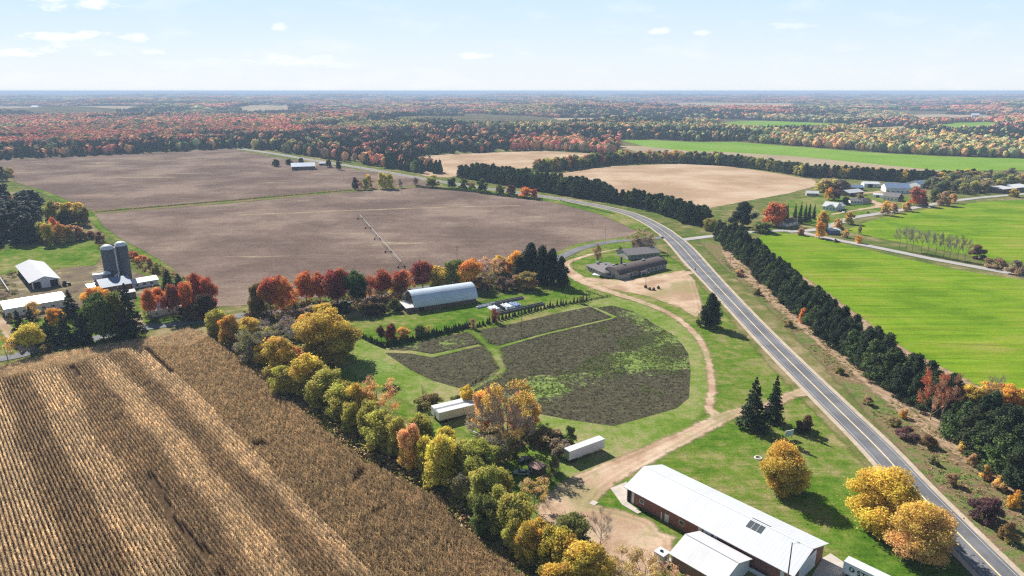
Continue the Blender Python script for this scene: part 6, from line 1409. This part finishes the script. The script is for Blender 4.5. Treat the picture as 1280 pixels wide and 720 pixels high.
# ---- corn
def corn_seg(seed):
    rg = np.random.default_rng(seed); P = []; Nr = []; U = []; S = []; T_ = []; V = []; F = []
    tint = []
    def quad(a, b, c, d, tn): 
        k = len(V); V.extend([a, b, c, d]); F.append((k, k + 1, k + 2, k + 3)); tint.append(tn)
    for i in range(8):
        x = (i + .5) / 8 * 1.6 - .8 + rg.uniform(-.04, .04); y = rg.normal() * .03; h = rg.uniform(1.9, 2.35); lx, ly = rg.normal(size=2) * .09
        w = .018
        for ax in (0, 1):
            dx, dy = (w, 0) if ax else (0, w)
            quad((x - dx, y - dy, 0), (x + dx, y + dy, 0), (x + lx + dx, y + ly + dy, h), (x + lx - dx, y + ly - dy, h), .62)
        for j in range(7):
            z = .45 + j * .22 + rg.uniform(-.05, .05); f = z / h; cx_, cy_ = x + lx * f, y + ly * f; a = rg.uniform(0, 6.28); L_ = rg.uniform(.24, .46); ww = rg.uniform(.035, .065)
            ca, sa = math.cos(a), math.sin(a); up = rg.uniform(.1, .3); dn = rg.uniform(-.45, -.05)
            m_ = (cx_ + ca * L_ * .5, cy_ + sa * L_ * .5, z + up); e = (cx_ + ca * L_, cy_ + sa * L_, z + up + dn); px_, py_ = -sa * ww, ca * ww
            tn = np.clip(.5 + rg.normal() * .2, 0, 1)
            quad((cx_ - px_, cy_ - py_, z), (cx_ + px_, cy_ + py_, z), (m_[0] + px_, m_[1] + py_, m_[2]), (m_[0] - px_, m_[1] - py_, m_[2]), tn)
            quad((m_[0] - px_, m_[1] - py_, m_[2]), (m_[0] + px_, m_[1] + py_, m_[2]), (e[0] + px_ * .3, e[1] + py_ * .3, e[2]), (e[0] - px_ * .3, e[1] - py_ * .3, e[2]), tn)
        for j in range(3):
            a = rg.uniform(0, 6.28); quad((x + lx, y + ly, h - .02), (x + lx + .03, y + ly, h), (x + lx + math.cos(a) * .14, y + ly + math.sin(a) * .14, h + .25), (x + lx + math.cos(a) * .12, y + ly + math.sin(a) * .12, h + .22), .8)
    n = len(F); return mesh('corn_row', np.array(V), np.array(F), M['corn_leaf'], {'tint': ('FACE', tint), 'mixv': ('FACE', rg.uniform(0, 1, n) ** 1.5), 'hue': ('FACE', rg.uniform(0, 1, n))})
CORN = W([(-150,500),(-60,468),(0,461),(60,448),(130,436),(200,424),(236,414),(256,418),(285,440),(322,472),(350,499),(380,516),(412,546),(430,561),(486,594),(520,612),(552,628),(572,656),(612,690),(655,726),(700,780),(690,820),(-150,820)])
poly_sheet('cornfield_soil', CORN, .10, M['corn_soil'], 2.0, world=True)
CE = [SEG for SEG in (corn_seg(s) for s in range(8))]
HEAD = W([(-150,500),(-60,468),(0,461),(60,448),(130,436),(200,424),(236,414),(262,424),(240,437),(180,438),(100,457),(30,472),(-60,492),(-150,530)])
RIGHT = W([(188,438),(236,414),(256,418),(285,440),(350,499),(430,561),(552,628),(655,726),(700,780),(690,820),(560,820),(430,684),(240,489)])
ext = np.array(CORN); c0 = ext.mean(0)
def band(n_, s_):
    """light and dark hybrids planted in strips parallel to the rows"""
    nb = [float(np.dot(at(px_, py_, 2), Nn)) for px_, py_ in BANDPX]
    return nb
BANDPX = [(9,529),(60,545),(49,503),(89,507),(147,489),(166,485),(180,458),(249,511)]
nb = [float(np.dot(at(a_, b_, 2), Nn)) for a_, b_ in BANDPX]
print('bands', nb)
def light(n_):
    f = np.zeros_like(n_)
    for a_, b_ in BANDS: f = np.maximum(f, np.clip((n_ - a_) / 2 + .5, 0, 1) * np.clip((b_ - n_) / 2 + .5, 0, 1))
    return f
BANDS = [(-60, -8), (1.5, 13.7), (22.9, 32.9), (44.2, 52.0), (59.2, 67.4)]
def corn_pts():
    out = []
    rot = np.stack([D, Nn])
    q = (ext @ rot.T); lo = q.min(0); hi = q.max(0)
    s = np.arange(lo[0], hi[0], 1.6); n_ = np.arange(lo[1], hi[1], .95); S_, N_ = np.meshgrid(s, n_)
    S_ = S_ + g.uniform(-.2, .2, S_.shape); x = S_ * D[0] + N_ * Nn[0]; y = S_ * D[1] + N_ * Nn[1]
    k = (sdf_poly(CORN, x, y) > .6) & (sdf_poly(HEAD, x, y) < 0)
    right = sdf_poly(RIGHT, x, y) > 0
    # lanes with missing rows
    gap = (np.abs(N_ - 65.0) < 1.0) & (S_ > -320) & (S_ < -268) & (S_ > -315)
    gap |= (np.abs(N_ - 37.2 - .9 * np.sin(S_ * .12)) < .95) & (fbm(S_, N_, 14., 3) > .52)
    gap |= (fbm(x, y, 9., 9) > .80)
    k &= ~gap
    rz = np.full(x.shape, math.atan2(D[1], D[0])) + g.normal(size=x.shape) * .03
    lt = light(N_ + 4.0 * (fbm(x, y, 22., 4) - .5)) * (~right)
    out.append((x[k], y[k], rz[k], lt[k], right[k] * 1.0))
    # headland rows along the side road
    e = np.array(at(236, 414)) - np.array(at(0, 461)); L_ = np.linalg.norm(e); e /= L_; ne = np.array((-e[1], e[0])); o0 = np.array(at(0, 461))
    s = np.arange(-90, L_ + 40, 1.6); n_ = np.arange(-45, 20, .88); S_, N_ = np.meshgrid(s, n_); x = o0[0] + S_ * e[0] + N_ * ne[0]; y = o0[1] + S_ * e[1] + N_ * ne[1]
    k = (sdf_poly(CORN, x, y) > .6) & (sdf_poly(HEAD, x, y) >= 0)
    out.append((x[k], y[k], np.full(k.sum(), math.atan2(e[1], e[0])), np.full(k.sum(), .45), np.full(k.sum(), 1.0)))
    return [np.concatenate(v) for v in zip(*out)]
x, y, rz, lt, rt = corn_pts(); n = len(x)
lt = np.clip(lt * g.uniform(.8, 1.1, n), 0, 1)[:, None]; rt = rt[:, None]
darkc = np.array((.62, .44, .26)); lightc = np.array((1.0, .80, .53)); rcol = np.array((.60, .425, .235))
A = (darkc * (1 - rt) + rcol * rt) * (1 - lt) + lightc * lt; A = A * (.75 + .5 * fbm(x, y, 18., 31))[:, None] * g.uniform(.62, 1.4, (n, 1))
Bc = (np.array((.33, .26, .15)) * (1 - lt) + np.array((.56, .42, .25)) * lt) * g.uniform(.7, 1.2, (n, 1))
rz = rz + np.where(rt[:, 0] > .5, g.uniform(-.5, .5, n), 0) + np.pi * g.integers(0, 2, n)
sc_ = np.c_[np.ones(n), np.where(rt[:, 0] > .5, 1.5, 1.0), g.uniform(.88, 1.1, n)]
gn_scatter('corn', np.c_[x, y, np.full(n, .1)], rz, sc_, g.integers(0, 8, n), A, Bc, CE, 'stuff', 'ripe dry corn standing in rows with paler strips')
print('corn', n)
# ---- undergrowth and weeds
def tuft(seed, leaf=.16, n=46, h=.8):
    rg = np.random.default_rng(seed); P = rg.normal(size=(n, 3)) * (.42, .42, .3); P[:, 2] = np.abs(P[:, 2]) * h + .05; nr = rg.normal(size=(n, 3)); nr /= np.linalg.norm(nr, axis=1)[:, None]
    V, F = quads(rg, P, nr, leaf); return mesh('tuft', V, F, M['far_leaf'], {'tint': ('FACE', np.clip(.5 + rg.normal(size=n) * .25, 0, 1)), 'mixv': ('FACE', rg.uniform(0, 1, n)), 'hue': ('FACE', rg.uniform(0, 1, n))})
TF = [tuft(s) for s in range(5)]
def weeds(name, poly, dens, size, cols, label, seed, cond=None):
    P = np.array(poly); rg = np.random.default_rng(seed); lo = P.min(0); hi = P.max(0); n = int((hi - lo).prod() * dens); x = rg.uniform(lo[0], hi[0], n); y = rg.uniform(lo[1], hi[1], n)
    k = sdf_poly(poly, x, y) > .3
    if cond is not None: k &= cond(x, y)
    x = x[k]; y = y[k]; n = len(x); c = rg.integers(0, len(cols), n); CA = np.array([CL[a] for a, b in cols])[c] * rg.uniform(.7, 1.3, (n, 1)); CB = np.array([CL[b] for a, b in cols])[c] * rg.uniform(.7, 1.3, (n, 1)); s_ = rg.uniform(*size, n)
    gn_scatter(name, np.c_[x, y, np.full(n, .05)], rg.uniform(0, 6.28, n), np.c_[s_, s_, s_ * rg.uniform(.6, 1.2, n)], rg.integers(0, 5, n), CA, CB, TF, 'stuff', label)
weeds('undergrowth', W([(262,418),(300,426),(350,470),(420,520),(480,556),(560,606),(640,668),(700,720),(690,790),(655,726),(612,690),(572,656),(520,612),(430,561),(350,499),(285,440)]), .35, (1.2, 3.0), [('olive','brown'), ('brown','olive'), ('dgreen','olive'), ('tan','brown')], 'tangled undergrowth beneath the hedgerow', 5)
weeds('undergrowth', W([(600,560),(690,545),(712,556),(692,566),(652,560),(636,580),(615,590)]), .4, (1.0, 2.6), [('olive','brown'), ('brown','tan'), ('dgreen','olive')], 'brown undergrowth of the thicket', 6)
weeds('garden_weeds', W(garden_big), 1.6, (.25, .55), [('wither','wither2'), ('wither','dgreen'), ('wither2','wither'), ('wither','brown')], 'dark withered plants of the large garden', 7)
weeds('garden_weeds', W(garden_big), 2.2, (.3, .65), [('lgreen','green'), ('lgreen','lgreen'), ('lgreen','mid')], 'light green weeds in the large garden', 8, lambda x, y: GREEN(x, y) + 1.5 * fbm(x, y, 10., 8) > .98)
weeds('garden_weeds', W([(596,413),(640,405),(700,391),(738,383.5),(766,397),(680,417),(622,433),(606,428)]), 1.4, (.25, .5), [('wither','wither2'), ('wither','dgreen'), ('wither2','wither'), ('wither','brown')], 'dark withered plants of the upper garden plot', 17)
weeds('garden_weeds', W([(481,441),(512,442),(540,447),(608,431),(626,462),(620,470),(597,483),(576,486),(540,476),(512,462)]), 1.4, (.25, .5), [('wither','wither2'), ('wither','dgreen'), ('wither2','wither'), ('wither','brown')], 'dark withered plants of the left garden plot', 18)
weeds('garden_weeds', W([(482,438),(540,424),(586,415),(604,429),(540,443),(514,438)]), 1.3, (.25, .5), [('wither','wither2'), ('wither','dgreen'), ('wither2','wither'), ('wither','brown'), ('lgreen','wither2')], 'dark withered plants of the narrow garden plot', 19)
weeds('undergrowth', W([(300,392),(360,380),(450,368),(500,362),(508,374),(470,384),(420,392),(360,402),(320,408)]), .2, (1.2, 3.0), [('olive','brown'), ('brown','purple'), ('dgreen','olive'), ('tan','brown'), ('maroon','brown')], 'brown undergrowth beneath the red tree row', 20)
weeds('undergrowth', W([(590,350),(640,338),(650,345),(640,358),(600,364),(592,358)]), .25, (1.2, 2.6), [('olive','brown'), ('brown','purple'), ('dgreen','olive')], 'brown undergrowth beside the arched barn', 21)
weeds('farm_weeds', W([(120,300),(150,308),(190,328),(240,352),(225,352),(180,340),(140,330),(125,315)]), .12, (1.0, 2.4), [('olive','brown'), ('brown','maroon'), ('red','brown'), ('tan','olive')], 'rough weeds along the edge of the plowed field', 22)
weeds('farm_weeds', W([(-40,348),(20,340),(24,372),(0,400),(-60,400)]), .06, (1.0, 2.4), [('olive','brown'), ('lgreen','olive'), ('tan','olive')], 'rough weeds left of the pole barn', 23)
weeds('verge_weeds', W([(905,300),(965,360),(1030,420),(1100,480),(1180,545),(1290,620),(1290,700),(1210,650),(1130,560),(1040,465),(960,385),(900,325)]), .45, (.35, .95), [('tan','brown'), ('mid','brown'), ('olive','lgreen'), ('lgreen','olive'), ('tan','mid')], 'tangled autumn weeds of the highway verge', 9, lambda x, y: fbm(x, y, 16., 19) > .45)
# ------------------------------------------------------------------ sky, sun, haze, camera
wd = bpy.data.worlds.new('World'); sc.world = wd; wd.use_nodes = True; t = NT(wd.node_tree)
sky = t.n('ShaderNodeTexSky', sky_type='NISHITA', sun_disc=False, sun_elevation=SUN_EL, sun_rotation=math.atan2(SUN_AZ[0], SUN_AZ[1]), altitude=300, air_density=SKY_AIR, dust_density=SKY_DUST, ozone_density=SKY_OZ)
dirn = t.n('ShaderNodeTexCoord').outputs['Generated']
sp = t.n('ShaderNodeSeparateXYZ', {0: dirn})
yy = t.m('MAXIMUM', sp.outputs[1], .01); az = t.m('DIVIDE', sp.outputs[0], yy); el = t.m('DIVIDE', sp.outputs[2], yy)
flat = t.n('ShaderNodeCombineXYZ', {0: t.m('MULTIPLY', az, 1.0), 1: t.m('MULTIPLY', el, 3.2), 2: 0.0}).outputs[0]
nz = t.noise(flat, 26, 6, .62); nz2 = t.noise(flat, 9, 5, .6)
acc = None
for (cx, cy, w, h, s_) in [(98,2,52,9,1),(80,45,50,5.5,1),(165,48,18,5,.9),(14,67,30,5,1),(50,63,18,4,.9),(125,65,16,4,.5),(350,33,9,4,.8),(822,39,11,4,.9),(593,69,18,4,.8),(370,76,55,7,.6),(430,80,30,6,.35),(875,41,9,3.5,.6),(995,32,24,4,.45),(75,55,12,4,.6),(185,64,16,4,.6),(250,80,50,6,.25)]:
    a_ = (cx - 640) / FOC * 1.0; e_ = (113.5 - cy) / FOC * (1 / math.cos(PITCH) ** 2)
    # exact direction of the pixel
    v_ = cy - 360; dn_ = FOC * math.sin(PITCH) + v_ * math.cos(PITCH); fw_ = FOC * math.cos(PITCH) - v_ * math.sin(PITCH); a_ = (cx - 640) / fw_; e_ = -dn_ / fw_
    dx = t.m('MULTIPLY', t.m('SUBTRACT', az, a_), FOC / w); dy = t.m('MULTIPLY', t.m('SUBTRACT', el, e_), FOC / h)
    r2 = t.m('ADD', t.m('MULTIPLY', dx, dx), t.m('MULTIPLY', dy, dy))
    m_ = t.m('MULTIPLY', t.mr(t.m('ADD', r2, t.m('MULTIPLY', t.m('SUBTRACT', .5, nz), 7.0)), 1.6, -.4), s_ * .8)
    acc = m_ if acc is None else t.m('MAXIMUM', acc, m_)
thin = t.m('MULTIPLY', t.mr(nz2, .48, .75), .22)
acc = t.m('MAXIMUM', acc, thin)
veil = t.mix(t.mr(el, .0, .16), (10.6, 11.3, 11.9, 1), VEIL_TOP)
skyc = t.mix(t.mr(sp.outputs[2], .14, .3, .95, 0), sky.outputs[0], veil)
cloudc = t.mix(acc, skyc, CLOUD)
bg = t.n('ShaderNodeBackground', {'Color': cloudc, 'Strength': SKY_STR})
t.n('ShaderNodeOutputWorld', {'Surface': bg.outputs[0]})
su = bpy.data.lights.new('sun', 'SUN'); su.energy = SUN_STR; su.angle = RAD(.53); su.color = (1, .955, .88)
so_ = bpy.data.objects.new('sun', su); COL.objects.link(so_)
sd_ = Vector((SUN_AZ[0] * math.cos(SUN_EL), SUN_AZ[1] * math.cos(SUN_EL), math.sin(SUN_EL) * math.hypot(*SUN_AZ)))
so_.rotation_euler = sd_.to_track_quat('Z', 'Y').to_euler(); so_.location = (0, 0, 200)
# air
hz = MB().box(-52000, -52000, -41, 52000, 52000, 108.5)
hm = bpy.data.materials.new('haze_air'); hm.use_nodes = True; ht = NT(hm.node_tree)
pv = ht.n('ShaderNodeVolumePrincipled', {'Color': HAZE_COL, 'Density': HAZE_D, 'Anisotropy': HAZE_G}); ht.n('ShaderNodeOutputMaterial', {'Volume': pv.outputs[0]})
ho = hz.make('haze', hm); tag(ho, None, None, None, 'stuff')
cam = bpy.data.cameras.new('camera'); cam.sensor_width = 36; cam.lens = FOC / 1280 * 36; cam.clip_start = .5; cam.clip_end = 200000
co_ = bpy.data.objects.new('camera', cam); COL.objects.link(co_); co_.location = (0, 0, CAM_H); co_.rotation_euler = (RAD(90) - PITCH, 0, 0); sc.camera = co_
sc.view_settings.view_transform = 'Standard'; sc.view_settings.look = 'None'; sc.view_settings.exposure = EXPO; sc.view_settings.gamma = 1
sc.cycles.max_bounces = 6; sc.cycles.diffuse_bounces = 2; sc.cycles.glossy_bounces = 2; sc.cycles.transparent_max_bounces = 8; sc.cycles.transmission_bounces = 3; sc.cycles.volume_bounces = 0
sc.cycles.use_denoising = False; sc.cycles.filter_width = 1.25
